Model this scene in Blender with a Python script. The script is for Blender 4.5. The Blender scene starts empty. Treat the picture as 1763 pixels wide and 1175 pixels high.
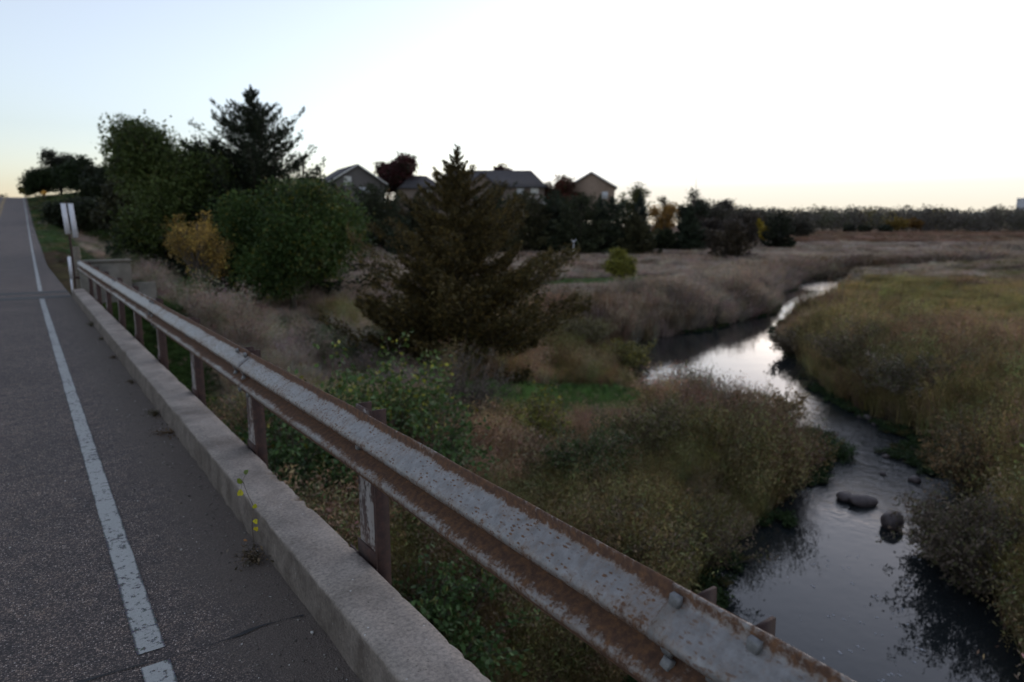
import bpy, math, random
import numpy as np

# ------------------------------------------------------------------ scene, camera, light
scene = bpy.context.scene
COL = scene.collection
rng = np.random.default_rng(11)
random.seed(11)

CAM_H = 1.7
F_PX, CX, CY, HOR = 1175.0, 881.5, 587.5, 390.0          # photograph's pixels
PITCH = math.atan((CY - HOR) / F_PX)
YAW = math.atan((CX - 33.0) / math.hypot(F_PX, CY - HOR))  # right of the road's direction (+Y)
Fv = np.array([math.sin(YAW) * math.cos(PITCH), math.cos(YAW) * math.cos(PITCH), -math.sin(PITCH)])
Rv = np.array([math.cos(YAW), -math.sin(YAW), 0.0])
Uv = np.cross(Rv, Fv)

cam_d = bpy.data.cameras.new('camera')
cam = bpy.data.objects.new('camera', cam_d)
COL.objects.link(cam)
from mathutils import Matrix, Vector
M = Matrix(((Rv[0], Uv[0], -Fv[0], 0), (Rv[1], Uv[1], -Fv[1], 0), (Rv[2], Uv[2], -Fv[2], CAM_H), (0, 0, 0, 1)))
cam.matrix_world = M
cam_d.sensor_width = 36.0
cam_d.lens = 24.0
cam_d.clip_start = 0.05
cam_d.clip_end = 6000
cam_d.dof.use_dof = True
cam_d.dof.focus_distance = 2.3
cam_d.dof.aperture_fstop = 2.4
scene.camera = cam

SUN_AZ = math.radians(72)      # right of +Y
SUN_EL = math.radians(3.0)
world = bpy.data.worlds.new('World')
scene.world = world
world.use_nodes = True
wn = world.node_tree
wn.nodes.clear()
w_out = wn.nodes.new('ShaderNodeOutputWorld')
w_bg = wn.nodes.new('ShaderNodeBackground')
w_sky = wn.nodes.new('ShaderNodeTexSky')
w_sky.sky_type = 'NISHITA'
w_sky.sun_disc = False
w_sky.sun_elevation = SUN_EL
w_sky.sun_rotation = SUN_AZ
w_sky.air_density = 1.0
w_sky.dust_density = 0.9
w_sky.ozone_density = 2.7
w_bg.inputs['Strength'].default_value = 0.13
w_hs = wn.nodes.new('ShaderNodeHueSaturation')      # pale, washed-out dusk sky
w_hs.inputs['Saturation'].default_value = 0.50
w_wb = wn.nodes.new('ShaderNodeMix')                # camera white balance
w_wb.data_type, w_wb.blend_type = 'RGBA', 'MULTIPLY'
w_wb.inputs[0].default_value = 1.0
w_wb.inputs[7].default_value = (1.04, 0.985, 1.005, 1.0)
wn.links.new(w_sky.outputs['Color'], w_hs.inputs['Color'])
wn.links.new(w_hs.outputs['Color'], w_wb.inputs[6])
# thick evening air: towards the horizon, all the way round, the glow is capped to a dull cream
w_geo = wn.nodes.new('ShaderNodeTexCoord')
w_sep = wn.nodes.new('ShaderNodeSeparateXYZ')
wn.links.new(w_geo.outputs['Generated'], w_sep.inputs[0])
w_cap = wn.nodes.new('ShaderNodeValToRGB')
KCAP = 1.0 / (0.13 * 2 ** 2.45)
cr = w_cap.color_ramp
while len(cr.elements) > 1: cr.elements.remove(cr.elements[-1])
cr.elements[0].position = 0.0
cr.elements[0].color = (0.99 / 7, 0.87 / 7, 0.70 / 7, 1)
for el_, c_ in ((1.5, (1.0, .93, .78)), (3.0, (1.07, 1.02, .91)), (4.5, (1.5, 1.48, 1.4)), (7.0, (3, 3, 3)), (11.0, (7, 7, 7))):
    e_ = cr.elements.new(math.sin(math.radians(el_)))
    e_.color = (*[v / 7 for v in c_], 1)
wn.links.new(w_sep.outputs[2], w_cap.inputs[0])
w_sc = wn.nodes.new('ShaderNodeMix')
w_sc.data_type, w_sc.blend_type = 'RGBA', 'MULTIPLY'
w_sc.inputs[0].default_value = 1.0
w_sc.inputs[7].default_value = (7 * KCAP, 7 * KCAP, 7 * KCAP, 1)
wn.links.new(w_cap.outputs[0], w_sc.inputs[6])
w_dk = wn.nodes.new('ShaderNodeMix')
w_dk.data_type, w_dk.blend_type = 'RGBA', 'DARKEN'
w_dk.inputs[0].default_value = 1.0
wn.links.new(w_wb.outputs[2], w_dk.inputs[6])
wn.links.new(w_sc.outputs[2], w_dk.inputs[7])
wn.links.new(w_dk.outputs[2], w_bg.inputs['Color'])
wn.links.new(w_bg.outputs['Background'], w_out.inputs['Surface'])

sun_d = bpy.data.lights.new('sun', 'SUN')
sun = bpy.data.objects.new('sun', sun_d)
COL.objects.link(sun)
sun_d.energy = 0.05
sun_d.angle = math.radians(25)
sun_d.color = (1.0, 0.8, 0.62)
sdir = Vector((math.sin(SUN_AZ) * math.cos(SUN_EL), math.cos(SUN_AZ) * math.cos(SUN_EL), math.sin(SUN_EL)))
sun.rotation_euler = sdir.to_track_quat('Z', 'Y').to_euler()

scene.view_settings.view_transform = 'Standard'
scene.view_settings.look = 'None'
scene.view_settings.gamma = 1.0
scene.view_settings.use_curve_mapping = False
scene.view_settings.exposure = 2.45
scene.render.engine = 'CYCLES'
scene.cycles.use_denoising = True
scene.cycles.max_bounces = 4
scene.cycles.diffuse_bounces = 2
scene.cycles.glossy_bounces = 2
scene.cycles.transmission_bounces = 2
scene.cycles.use_adaptive_sampling = True
scene.cycles.adaptive_threshold = 0.02
scene.cycles.transparent_max_bounces = 8


# ------------------------------------------------------------------ helpers
def mesh_from(name, V, Fc, smooth=False, attrs=None):
    """V (n,3); Fc: array (m,k) or list of such arrays. attrs: {name: (n,3) or (n,)} point attributes."""
    V = np.asarray(V, dtype=np.float32)
    blocks = Fc if isinstance(Fc, list) else [Fc]
    blocks = [np.asarray(b, dtype=np.int32) for b in blocks if len(b)]
    me = bpy.data.meshes.new(name)
    nl = sum(b.size for b in blocks)
    nf = sum(len(b) for b in blocks)
    me.vertices.add(len(V))
    me.vertices.foreach_set('co', V.ravel())
    me.loops.add(nl)
    me.polygons.add(nf)
    me.loops.foreach_set('vertex_index', np.concatenate([b.ravel() for b in blocks]))
    tot = np.concatenate([np.full(len(b), b.shape[1], dtype=np.int32) for b in blocks])
    me.polygons.foreach_set('loop_start', np.concatenate([[0], np.cumsum(tot)[:-1]]).astype(np.int32))
    me.polygons.foreach_set('loop_total', tot)
    me.update(calc_edges=True)
    me.validate()
    if smooth:
        me.polygons.foreach_set('use_smooth', np.ones(len(me.polygons), dtype=bool))
    if attrs and len(me.vertices) == len(V):
        for k, a in attrs.items():
            a = np.asarray(a, dtype=np.float32)
            if a.ndim == 2:
                at_ = me.attributes.new(k, 'FLOAT_COLOR', 'POINT')
                c = np.ones((len(V), 4), dtype=np.float32)
                c[:, :3] = a
                at_.data.foreach_set('color', c.ravel())
            else:
                at_ = me.attributes.new(k, 'FLOAT', 'POINT')
                at_.data.foreach_set('value', a)
    return me


def obj(name, me, mat=None, parent=None, loc=None):
    o = bpy.data.objects.new(name, me)
    COL.objects.link(o)
    if mat is not None and me is not None and len(me.materials) == 0:
        me.materials.append(mat)
    if parent is not None:
        o.parent = parent
    if loc is not None:
        o.location = loc
    return o


def tag(o, label=None, cat=None, group=None, kind=None):
    if label: o['label'] = label
    if cat: o['category'] = cat
    if group: o['group'] = group
    if kind: o['kind'] = kind
    return o


def thing(name, label, cat, loc=(0, 0, 0), rz=0.0, group=None):
    o = bpy.data.objects.new(name, None)
    COL.objects.link(o)
    o.empty_display_size = 0.2
    o.location = loc
    o.rotation_euler = (0, 0, rz)
    return tag(o, label, cat, group)


class MB:
    """collects geometry for ONE mesh"""
    def __init__(self):
        self.V, self.F, self.n, self.A = [], {}, 0, []

    def add(self, V, Fs, tint=None):
        V = np.asarray(V, float)
        for Fc in (Fs if isinstance(Fs, list) else [Fs]):
            Fc = np.asarray(Fc, int)
            self.F.setdefault(Fc.shape[1], []).append(Fc + self.n)
        self.V.append(V)
        if tint is not None:
            t = np.asarray(tint, float)
            self.A.append(np.broadcast_to(t, (len(V), 3)) if t.ndim == 1 else t)
        self.n += len(V)

    def box(self, x0, x1, y0, y1, z0, z1):
        V = [(x, y, z) for z in (z0, z1) for y in (y0, y1) for x in (x0, x1)]
        self.add(V, np.array([[0, 2, 3, 1], [4, 5, 7, 6], [0, 1, 5, 4], [2, 6, 7, 3], [0, 4, 6, 2], [1, 3, 7, 5]]))

    def mesh(self, name, smooth=False):
        V = np.concatenate(self.V)
        Fs = [np.concatenate(v) for v in self.F.values()]
        at_ = {'tint': np.concatenate(self.A)} if self.A else None
        return mesh_from(name, V, Fs, smooth, at_)

    def build(self, name, mat, parent=None, smooth=False, loc=None):
        return obj(name, self.mesh(name, smooth), mat, parent, loc)


def vnoise(x, y, scale, seed=0):
    """smooth value noise in 0..1"""
    r = np.random.default_rng(1000 + seed)
    T = r.random((64, 64))
    x = np.asarray(x, float) / scale + 17.3
    y = np.asarray(y, float) / scale + 9.1
    xi, yi = np.floor(x).astype(int), np.floor(y).astype(int)
    fx, fy = x - xi, y - yi
    fx, fy = fx * fx * (3 - 2 * fx), fy * fy * (3 - 2 * fy)
    a, b = T[xi % 64, yi % 64], T[(xi + 1) % 64, yi % 64]
    c, d = T[xi % 64, (yi + 1) % 64], T[(xi + 1) % 64, (yi + 1) % 64]
    return (a * (1 - fx) + b * fx) * (1 - fy) + (c * (1 - fx) + d * fx) * fy


def sstep(a, b, x):
    t = np.clip((np.asarray(x, float) - a) / (b - a), 0, 1)
    return t * t * (3 - 2 * t)


def tube(path, radii, n=6, cap=True):
    P = np.asarray(path, float)
    R = np.asarray(radii, float)
    T = np.gradient(P, axis=0)
    T /= np.linalg.norm(T, axis=1)[:, None] + 1e-9
    ref = np.array([1.0, 0.13, 0.07]) if abs(T[0][0]) < 0.8 else np.array([0.1, 1.0, 0.05])
    A = np.cross(T, ref)
    A /= np.linalg.norm(A, axis=1)[:, None] + 1e-9
    B = np.cross(T, A)
    th = np.arange(n) * 2 * math.pi / n
    V = P[:, None, :] + R[:, None, None] * (np.cos(th)[None, :, None] * A[:, None, :] + np.sin(th)[None, :, None] * B[:, None, :])
    V = V.reshape(-1, 3)
    k = len(P)
    i, j = np.meshgrid(np.arange(k - 1), np.arange(n), indexing='ij')
    i, j = i.ravel(), j.ravel()
    Q = np.stack([i * n + j, i * n + (j + 1) % n, (i + 1) * n + (j + 1) % n, (i + 1) * n + j], 1)
    return V, Q


def unit(v):
    return v / (np.linalg.norm(v, axis=-1, keepdims=True) + 1e-9)


def leaf_quads(P, size, r, aspect=0.55, dirs=None, spread=1.0):
    """rhombic leaves at P; size scalar or (n,); dirs: preferred axis (n,3)"""
    n = len(P)
    a = r.normal(size=(n, 3))
    a = unit(a) if dirs is None else unit(unit(dirs) + spread * a * 0.5)
    b = unit(np.cross(a, r.normal(size=(n, 3))))
    s = (np.zeros(n) + size)[:, None]
    V = np.stack([P - a * s * .5, P + b * s * aspect * .5 + a * s * .05, P + a * s * .5, P - b * s * aspect * .5 + a * s * .05], 1).reshape(-1, 3)
    Q = np.arange(4 * n).reshape(n, 4)
    return V, Q


# ------------------------------------------------------------------ materials
MATS = {}


def new_mat(name):
    m = bpy.data.materials.new(name)
    m.use_nodes = True
    nt = m.node_tree
    nt.nodes.clear()
    out = nt.nodes.new('ShaderNodeOutputMaterial')
    p = nt.nodes.new('ShaderNodeBsdfPrincipled')
    nt.links.new(p.outputs[0], out.inputs[0])
    MATS[name] = m
    return m, nt, p, out


def N(nt, typ, **kw):
    n = nt.nodes.new(typ)
    for k, v in kw.items():
        if k in n.inputs.keys() if hasattr(n.inputs, 'keys') else False:
            n.inputs[k].default_value = v
        else:
            setattr(n, k, v)
    return n


def L(nt, a, b):
    nt.links.new(a, b)


def mixc(nt, fac, a, b, typ='MIX'):
    n = nt.nodes.new('ShaderNodeMix')
    n.data_type = 'RGBA'
    n.blend_type = typ
    n.clamp_factor = True
    for s, v in ((n.inputs[0], fac), (n.inputs[6], a), (n.inputs[7], b)):
        if hasattr(v, 'is_linked') or hasattr(v, 'links'):
            nt.links.new(v, s)
        elif isinstance(v, (int, float)):
            s.default_value = v
        else:
            s.default_value = (*v, 1.0)
    return n.outputs[2]


def math_n(nt, op, a, b=None, c=None, clamp=False):
    n = nt.nodes.new('ShaderNodeMath')
    n.operation = op
    n.use_clamp = clamp
    for i, v in enumerate((a, b, c)):
        if v is None: continue
        if hasattr(v, 'links'): nt.links.new(v, n.inputs[i])
        else: n.inputs[i].default_value = v
    return n.outputs[0]


def ramp(nt, fac, stops, interp='LINEAR'):
    n = nt.nodes.new('ShaderNodeValToRGB')
    cr = n.color_ramp
    cr.interpolation = interp
    while len(cr.elements) > 1: cr.elements.remove(cr.elements[-1])
    cr.elements[0].position = stops[0][0]
    e0 = stops[0][1]
    cr.elements[0].color = (*e0, 1) if not isinstance(e0, (int, float)) else (e0, e0, e0, 1)
    for p, v in stops[1:]:
        e = cr.elements.new(p)
        e.color = (*v, 1) if not isinstance(v, (int, float)) else (v, v, v, 1)
    nt.links.new(fac, n.inputs[0])
    return n.outputs[0]


def noise(nt, scale, detail=4, rough=0.55, vec=None, out=0):
    n = nt.nodes.new('ShaderNodeTexNoise')
    n.inputs['Scale'].default_value = scale
    n.inputs['Detail'].default_value = detail
    n.inputs['Roughness'].default_value = rough
    if vec is not None: nt.links.new(vec, n.inputs['Vector'])
    return n.outputs[out]


def voro(nt, scale, vec=None, feature='F1', out='Distance', rand=1.0):
    n = nt.nodes.new('ShaderNodeTexVoronoi')
    n.feature = feature
    n.inputs['Scale'].default_value = scale
    n.inputs['Randomness'].default_value = rand
    if vec is not None: nt.links.new(vec, n.inputs['Vector'])
    return n.outputs[out]


def wpos(nt):
    return nt.nodes.new('ShaderNodeNewGeometry').outputs['Position']


def opos(nt):
    return nt.nodes.new('ShaderNodeTexCoord').outputs['Object']


def bump(nt, p, height, strength=0.3, dist=0.01):
    n = nt.nodes.new('ShaderNodeBump')
    n.inputs['Strength'].default_value = strength
    n.inputs['Distance'].default_value = dist
    nt.links.new(height, n.inputs['Height'])
    nt.links.new(n.outputs[0], p.inputs['Normal'])


def attr(nt, name, typ='GEOMETRY', out='Color'):
    n = nt.nodes.new('ShaderNodeAttribute')
    n.attribute_type = typ
    n.attribute_name = name
    return n.outputs[out]


def plain(name, col, rough=0.7, scale=8.0, var=0.25, bscale=None, bstr=0.2, metal=0.0, spec=0.4):
    m, nt, p, out = new_mat(name)
    c = noise(nt, scale, 5, 0.6, opos(nt))
    lo = tuple(x * (1 - var) for x in col)
    hi = tuple(min(1, x * (1 + var)) for x in col)
    L(nt, ramp(nt, c, [(0.3, lo), (0.7, hi)]), p.inputs['Base Color'])
    p.inputs['Roughness'].default_value = rough
    p.inputs['Metallic'].default_value = metal
    p.inputs['Specular IOR Level'].default_value = spec
    if bscale: bump(nt, p, noise(nt, bscale, 4, 0.6, opos(nt)), bstr, 0.01)
    return m


def leaf_mat(name, typ='GEOMETRY', both=False, gloss=0.55, trans=0.25):
    m, nt, p, out = new_mat(name)
    c = attr(nt, 'tint', typ)
    if both:
        c = mixc(nt, 1.0, c, attr(nt, 'tint2'), 'MULTIPLY')
    L(nt, c, p.inputs['Base Color'])
    p.inputs['Roughness'].default_value = gloss
    p.inputs['Specular IOR Level'].default_value = 0.2
    t = nt.nodes.new('ShaderNodeBsdfTranslucent')
    L(nt, c, t.inputs['Color'])
    mx = nt.nodes.new('ShaderNodeMixShader')
    mx.inputs[0].default_value = trans
    L(nt, p.outputs[0], mx.inputs[1])
    L(nt, t.outputs[0], mx.inputs[2])
    L(nt, mx.outputs[0], out.inputs[0])
    return m


M_LEAF = leaf_mat('foliage')
M_NEEDLE = leaf_mat('needles', gloss=0.7, trans=0.1)
M_TUFT = leaf_mat('grass_blades', 'INSTANCER', both=True, gloss=0.7, trans=0.25)
M_BARK = plain('bark', (0.075, 0.058, 0.045), 0.9, 20, 0.4, 30, 0.6)
M_TWIG = plain('twig_bark', (0.10, 0.08, 0.065), 0.9, 20, 0.4)


def m_asphalt():
    m, nt, p, out = new_mat('asphalt')
    P = wpos(nt)
    sep = nt.nodes.new('ShaderNodeSeparateXYZ')
    L(nt, P, sep.inputs[0])
    chip = voro(nt, 150, P, 'F1', 'Color')
    chipv = nt.nodes.new('ShaderNodeSeparateColor')
    L(nt, chip, chipv.inputs[0])
    chip_d = voro(nt, 150, P)
    stone = ramp(nt, chipv.outputs[0], [(0.0, (0.022, 0.020, 0.021)), (0.35, (0.045, 0.041, 0.041)), (0.62, (0.085, 0.075, 0.070)), (0.80, (0.115, 0.098, 0.086)), (0.93, (0.15, 0.135, 0.125)), (0.985, (0.25, 0.24, 0.23))])
    tar = ramp(nt, chip_d, [(0.30, 1.0), (0.66, 0.0)])
    col = mixc(nt, tar, (0.020, 0.019, 0.020), stone)
    big = noise(nt, 0.9, 5, 0.6, P)
    col = mixc(nt, 1.0, col, ramp(nt, big, [(0.3, (2.1, 1.90, 1.78)), (0.7, (2.95, 2.62, 2.40))]), 'MULTIPLY')
    blot = noise(nt, 9.0, 6, 0.7, P)
    col = mixc(nt, 1.0, col, ramp(nt, blot, [(0.3, (0.60, 0.62, 0.66)), (0.5, (0.98, 0.96, 0.95)), (0.72, (1.4, 1.28, 1.16))]), 'MULTIPLY')
    # sandy dirt that collects along the kerb
    wob = noise(nt, 1.6, 6, 0.65, P)
    fine = noise(nt, 60, 6, 0.8, P)
    e = math_n(nt, 'MULTIPLY_ADD', wob, 0.75, sep.outputs[0])
    e = math_n(nt, 'MULTIPLY_ADD', fine, 0.9, e)
    dirt = ramp(nt, math_n(nt, 'MULTIPLY', e, 0.5), [(0.60, 0.0), (0.77, 0.9)])
    ylim = ramp(nt, math_n(nt, 'MULTIPLY', sep.outputs[1], 0.01), [(0.195, 1.0), (0.21, 0.0)])
    dirt = math_n(nt, 'MULTIPLY', dirt, ylim)
    dcol = ramp(nt, noise(nt, 110, 6, 0.85, P), [(0.3, (0.050, 0.039, 0.032)), (0.5, (0.095, 0.075, 0.061)), (0.62, (0.145, 0.116, 0.095)), (0.78, (0.26, 0.22, 0.19))])
    col = mixc(nt, dirt, col, dcol)
    # faint lighter wheel lane / smoother old surface further off
    L(nt, col, p.inputs['Base Color'])
    p.inputs['Roughness'].default_value = 0.82
    p.inputs['Specular IOR Level'].default_value = 0.35
    hgt = math_n(nt, 'MULTIPLY', math_n(nt, 'SUBTRACT', 1.0, chip_d), math_n(nt, 'SUBTRACT', 1.0, math_n(nt, 'MULTIPLY', dirt, 0.7)))
    hgt = math_n(nt, 'MULTIPLY_ADD', noise(nt, 30, 4, 0.6, P), 0.8, hgt)
    bump(nt, p, hgt, 0.9, 0.008)
    return m


def m_paint(name, col):
    m, nt, p, out = new_mat(name)
    P = wpos(nt)
    sep = nt.nodes.new('ShaderNodeSeparateXYZ')
    L(nt, P, sep.inputs[0])
    w = noise(nt, 26, 6, 0.72, P)
    w2 = noise(nt, 3.0, 4, 0.6, P)
    v = math_n(nt, 'MULTIPLY_ADD', w2, 0.35, w)
    v = math_n(nt, 'MULTIPLY_ADD', math_n(nt, 'SUBTRACT', noise(nt, 70, 5, 0.75, P), 0.5), 0.45, v)
    mask = ramp(nt, v, [(0.575, 0.0), (0.615, 1.0)])
    edge = attr(nt, 'edge', out='Fac')
    mask = math_n(nt, 'MULTIPLY', mask, ramp(nt, math_n(nt, 'MULTIPLY_ADD', w2, 0.7, math_n(nt, 'MULTIPLY_ADD', w, 0.4, edge)), [(0.60, 0.0), (0.74, 1.0)]))
    pc = mixc(nt, ramp(nt, noise(nt, 60, 4, 0.7, P), [(0.35, 0.0), (0.75, 0.45)]), col, tuple(c * 0.55 for c in col))
    chipv = voro(nt, 150, P, 'F1', 'Color')
    asp = mixc(nt, 0.25, (0.035, 0.034, 0.036), chipv)
    asp = mixc(nt, 0.8, asp, (0.038, 0.037, 0.039))
    L(nt, mixc(nt, mask, asp, pc), p.inputs['Base Color'])
    p.inputs['Roughness'].default_value = 0.75
    bump(nt, p, math_n(nt, 'SUBTRACT', 1.0, voro(nt, 150, P)), 0.45, 0.004)
    return m


def m_concrete(name, base=(0.24, 0.22, 0.20), stain=0.5, scale=1.0):
    m, nt, p, out = new_mat(name)
    P = wpos(nt)
    a = noise(nt, 3.5 * scale, 6, 0.62, P)
    b = noise(nt, 60 * scale, 5, 0.7, P)
    c = ramp(nt, a, [(0.3, tuple(x * 0.62 for x in base)), (0.7, tuple(x * 1.2 for x in base))])
    c = mixc(nt, 1.0, c, ramp(nt, b, [(0.28, (0.55, 0.55, 0.55)), (0.5, (1, 1, 1)), (0.72, (1.4, 1.38, 1.35))]), 'MULTIPLY')
    c = mixc(nt, 1.0, c, ramp(nt, noise(nt, 1.3, 5, 0.7, P), [(0.32, (0.70, 0.68, 0.66)), (0.5, (1, 1, 1)), (0.7, (1.12, 1.12, 1.1))]), 'MULTIPLY')
    pits = voro(nt, 45 * scale, P)
    pn = noise(nt, 9 * scale, 3, 0.6, P)
    pit = math_n(nt, 'MULTIPLY', ramp(nt, pits, [(0.10, 1.0), (0.2, 0.0)]), ramp(nt, pn, [(0.5, 0.0), (0.62, 1.0)]))
    c = mixc(nt, math_n(nt, 'MULTIPLY', pit, 0.7), c, (0.05, 0.045, 0.04))
    sp = voro(nt, 22 * scale, P)
    spc = math_n(nt, 'MULTIPLY', ramp(nt, sp, [(0.06, 1.0), (0.11, 0.0)]), ramp(nt, noise(nt, 6, 2, 0.5, P), [(0.52, 0.0), (0.6, 1.0)]))
    c = mixc(nt, spc, c, (0.5, 0.49, 0.47))
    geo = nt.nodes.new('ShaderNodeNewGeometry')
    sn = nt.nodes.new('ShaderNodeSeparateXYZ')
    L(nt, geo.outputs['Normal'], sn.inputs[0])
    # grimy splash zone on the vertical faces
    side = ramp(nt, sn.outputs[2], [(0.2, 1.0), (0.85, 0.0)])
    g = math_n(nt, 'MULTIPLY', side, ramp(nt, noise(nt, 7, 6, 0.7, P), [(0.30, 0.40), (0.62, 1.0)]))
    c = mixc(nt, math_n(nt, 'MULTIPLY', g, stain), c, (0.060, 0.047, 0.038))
    L(nt, c, p.inputs['Base Color'])
    p.inputs['Roughness'].default_value = 0.9
    p.inputs['Specular IOR Level'].default_value = 0.25
    h = math_n(nt, 'MULTIPLY_ADD', b, 0.6, math_n(nt, 'MULTIPLY', pit, -0.8))
    h = math_n(nt, 'MULTIPLY_ADD', a, 0.8, h)
    bump(nt, p, h, 0.55, 0.008)
    return m


def m_rail(name, rust_gain):
    """weathered galvanised steel; 's' runs 0..1 down the profile"""
    m, nt, p, out = new_mat(name)
    P = wpos(nt)
    s = attr(nt, 's', out='Fac')
    prof = ramp(nt, s, [(0.0, 0.34), (0.03, 0.46), (0.06, 0.38), (0.085, 0.20), (0.115, 0.12), (0.18, 0.10), (0.24, 0.15), (0.285, 0.18), (0.31, 0.28), (0.33, 0.20), (0.38, 0.25), (0.44, 0.36), (0.50, 0.50), (0.56, 0.54), (0.62, 0.46), (0.665, 0.28), (0.70, 0.18), (0.74, 0.24), (0.78, 0.42), (0.86, 0.52), (1.0, 0.52)])
    st = nt.nodes.new('ShaderNodeMapping')
    st.inputs['Scale'].default_value = (1, 0.45, 1)
    L(nt, P, st.inputs[0])
    n1 = noise(nt, 75, 5, 0.72, P)
    n2 = noise(nt, 14, 5, 0.65, st.outputs[0])
    n3 = noise(nt, 2.2, 3, 0.6, P)
    v = math_n(nt, 'MULTIPLY_ADD', n1, 0.62, math_n(nt, 'MULTIPLY', n2, 0.38))
    v = math_n(nt, 'ADD', v, math_n(nt, 'MULTIPLY', math_n(nt, 'SUBTRACT', n3, 0.5), 0.35))
    sy = nt.nodes.new('ShaderNodeSeparateXYZ')
    L(nt, P, sy.inputs[0])
    cv = nt.nodes.new('ShaderNodeCombineXYZ')
    L(nt, math_n(nt, 'MULTIPLY', sy.outputs[1], 38.0), cv.inputs[0])
    L(nt, math_n(nt, 'MULTIPLY', s, 5.0), cv.inputs[1])
    v = math_n(nt, 'MULTIPLY_ADD', math_n(nt, 'SUBTRACT', noise(nt, 1.0, 4, 0.6, cv.outputs[0]), 0.5), 0.38, v)
    thr = math_n(nt, 'MULTIPLY', prof, rust_gain)
    d = math_n(nt, 'ADD', v, thr)
    vn = nt.nodes.new('ShaderNodeTexVoronoi')
    vn.inputs['Scale'].default_value = 105
    wv = nt.nodes.new('ShaderNodeVectorMath')
    wv.operation = 'MULTIPLY_ADD'
    L(nt, noise(nt, 160, 3, 0.6, P, 1), wv.inputs[0])
    wv.inputs[1].default_value = (.006, .006, .006)
    L(nt, st.outputs[0], wv.inputs[2])
    L(nt, wv.outputs[0], vn.inputs['Vector'])
    vs = nt.nodes.new('ShaderNodeSeparateColor')
    L(nt, vn.outputs['Color'], vs.inputs[0])
    spots = ramp(nt, math_n(nt, 'MULTIPLY_ADD', vs.outputs[0], .42, vn.outputs['Distance']), [(0.30, 1.0), (0.50, 0.0)])
    sgate = ramp(nt, math_n(nt, 'ADD', noise(nt, 11, 4, 0.6, P), math_n(nt, 'MULTIPLY', prof, 0.55)), [(0.42 if rust_gain > .9 else .5, 0.0), (0.56 if rust_gain > .9 else .62, 1.0)])
    spots = math_n(nt, 'MULTIPLY', math_n(nt, 'MULTIPLY', spots, sgate), min(1.0, rust_gain * .95))
    mask = math_n(nt, 'MAXIMUM', ramp(nt, d, [(0.70, 0.0), (0.82, 1.0)]), spots)
    halo = ramp(nt, d, [(0.58, 0.0), (0.80, 0.7)])
    galv = ramp(nt, noise(nt, 28, 5, 0.65, P), [(0.3, (0.14, 0.135, 0.130)), (0.52, (0.222, 0.216, 0.212)), (0.75, (0.29, 0.287, 0.287))])
    galv = mixc(nt, ramp(nt, noise(nt, 5, 5, 0.7, st.outputs[0]), [(0.45, 0.0), (0.75, 0.55)]), galv, (0.15, 0.135, 0.125))
    rust = ramp(nt, noise(nt, 42, 5, 0.7, P), [(0.28, (0.046, 0.025, 0.017)), (0.48, (0.082, 0.042, 0.025)), (0.66, (0.140, 0.068, 0.032)), (0.85, (0.235, 0.125, 0.06))])
    c = mixc(nt, halo, galv, (0.19, 0.125, 0.085))
    rust = mixc(nt, math_n(nt, 'MULTIPLY', spots, 0.6), rust, (0.135, 0.068, 0.034))
    c = mixc(nt, mask, c, rust)
    L(nt, c, p.inputs['Base Color'])
    L(nt, ramp(nt, mask, [(0.0, 0.42), (1.0, 0.9)]), p.inputs['Roughness'])
    L(nt, ramp(nt, mask, [(0.0, 0.25), (0.6, 0.0)]), p.inputs['Metallic'])
    p.inputs['Specular IOR Level'].default_value = 0.4
    bump(nt, p, math_n(nt, 'MULTIPLY_ADD', mask, 0.7, n1), 0.35, 0.003)
    return m


def m_rust(name, paint=None):
    m, nt, p, out = new_mat(name)
    P = wpos(nt)
    st = nt.nodes.new('ShaderNodeMapping')
    st.inputs['Scale'].default_value = (1, 1, 0.3)
    L(nt, P, st.inputs[0])
    rust = ramp(nt, noise(nt, 25, 6, 0.7, P), [(0.28, (0.018, 0.009, 0.008)), (0.5, (0.036, 0.016, 0.012)), (0.7, (0.062, 0.027, 0.018)), (0.85, (0.11, 0.06, 0.036))])
    c = rust
    if paint:
        v = math_n(nt, 'MULTIPLY_ADD', noise(nt, 45, 5, 0.7, P), 0.4, math_n(nt, 'MULTIPLY', noise(nt, 16, 4, 0.6, st.outputs[0]), 0.6))
        c = mixc(nt, ramp(nt, v, [(0.45, 1.0), (0.52, 0.0)]), rust, paint)
        c = mixc(nt, ramp(nt, noise(nt, 9, 4, 0.6, P), [(0.4, 0.0), (0.8, 0.4)]), c, (0.16, 0.10, 0.07))
    L(nt, c, p.inputs['Base Color'])
    p.inputs['Roughness'].default_value = 0.85
    bump(nt, p, noise(nt, 60, 5, 0.7, P), 0.4, 0.003)
    return m


def m_water():
    m, nt, p, out = new_mat('creek_water')
    P = wpos(nt)
    sep = nt.nodes.new('ShaderNodeSeparateXYZ')
    L(nt, P, sep.inputs[0])
    p.inputs['Base Color'].default_value = (0.015, 0.018, 0.019, 1)
    p.inputs['Roughness'].default_value = 0.035
    p.inputs['IOR'].default_value = 1.42
    p.inputs['Specular IOR Level'].default_value = 0.5
    rif = attr(nt, 'riffle', out='Fac')
    a = noise(nt, 1.3, 3, 0.5, P)
    b = noise(nt, 5.0, 4, 0.6, P)
    h = math_n(nt, 'MULTIPLY_ADD', math_n(nt, 'MULTIPLY', b, rif), 1.0, math_n(nt, 'MULTIPLY', a, 0.05))
    h = math_n(nt, 'MULTIPLY_ADD', noise(nt, 9.0, 2, 0.5, P), 0.008, h)
    bump(nt, p, h, 0.7, 0.14)
    return m


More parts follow.
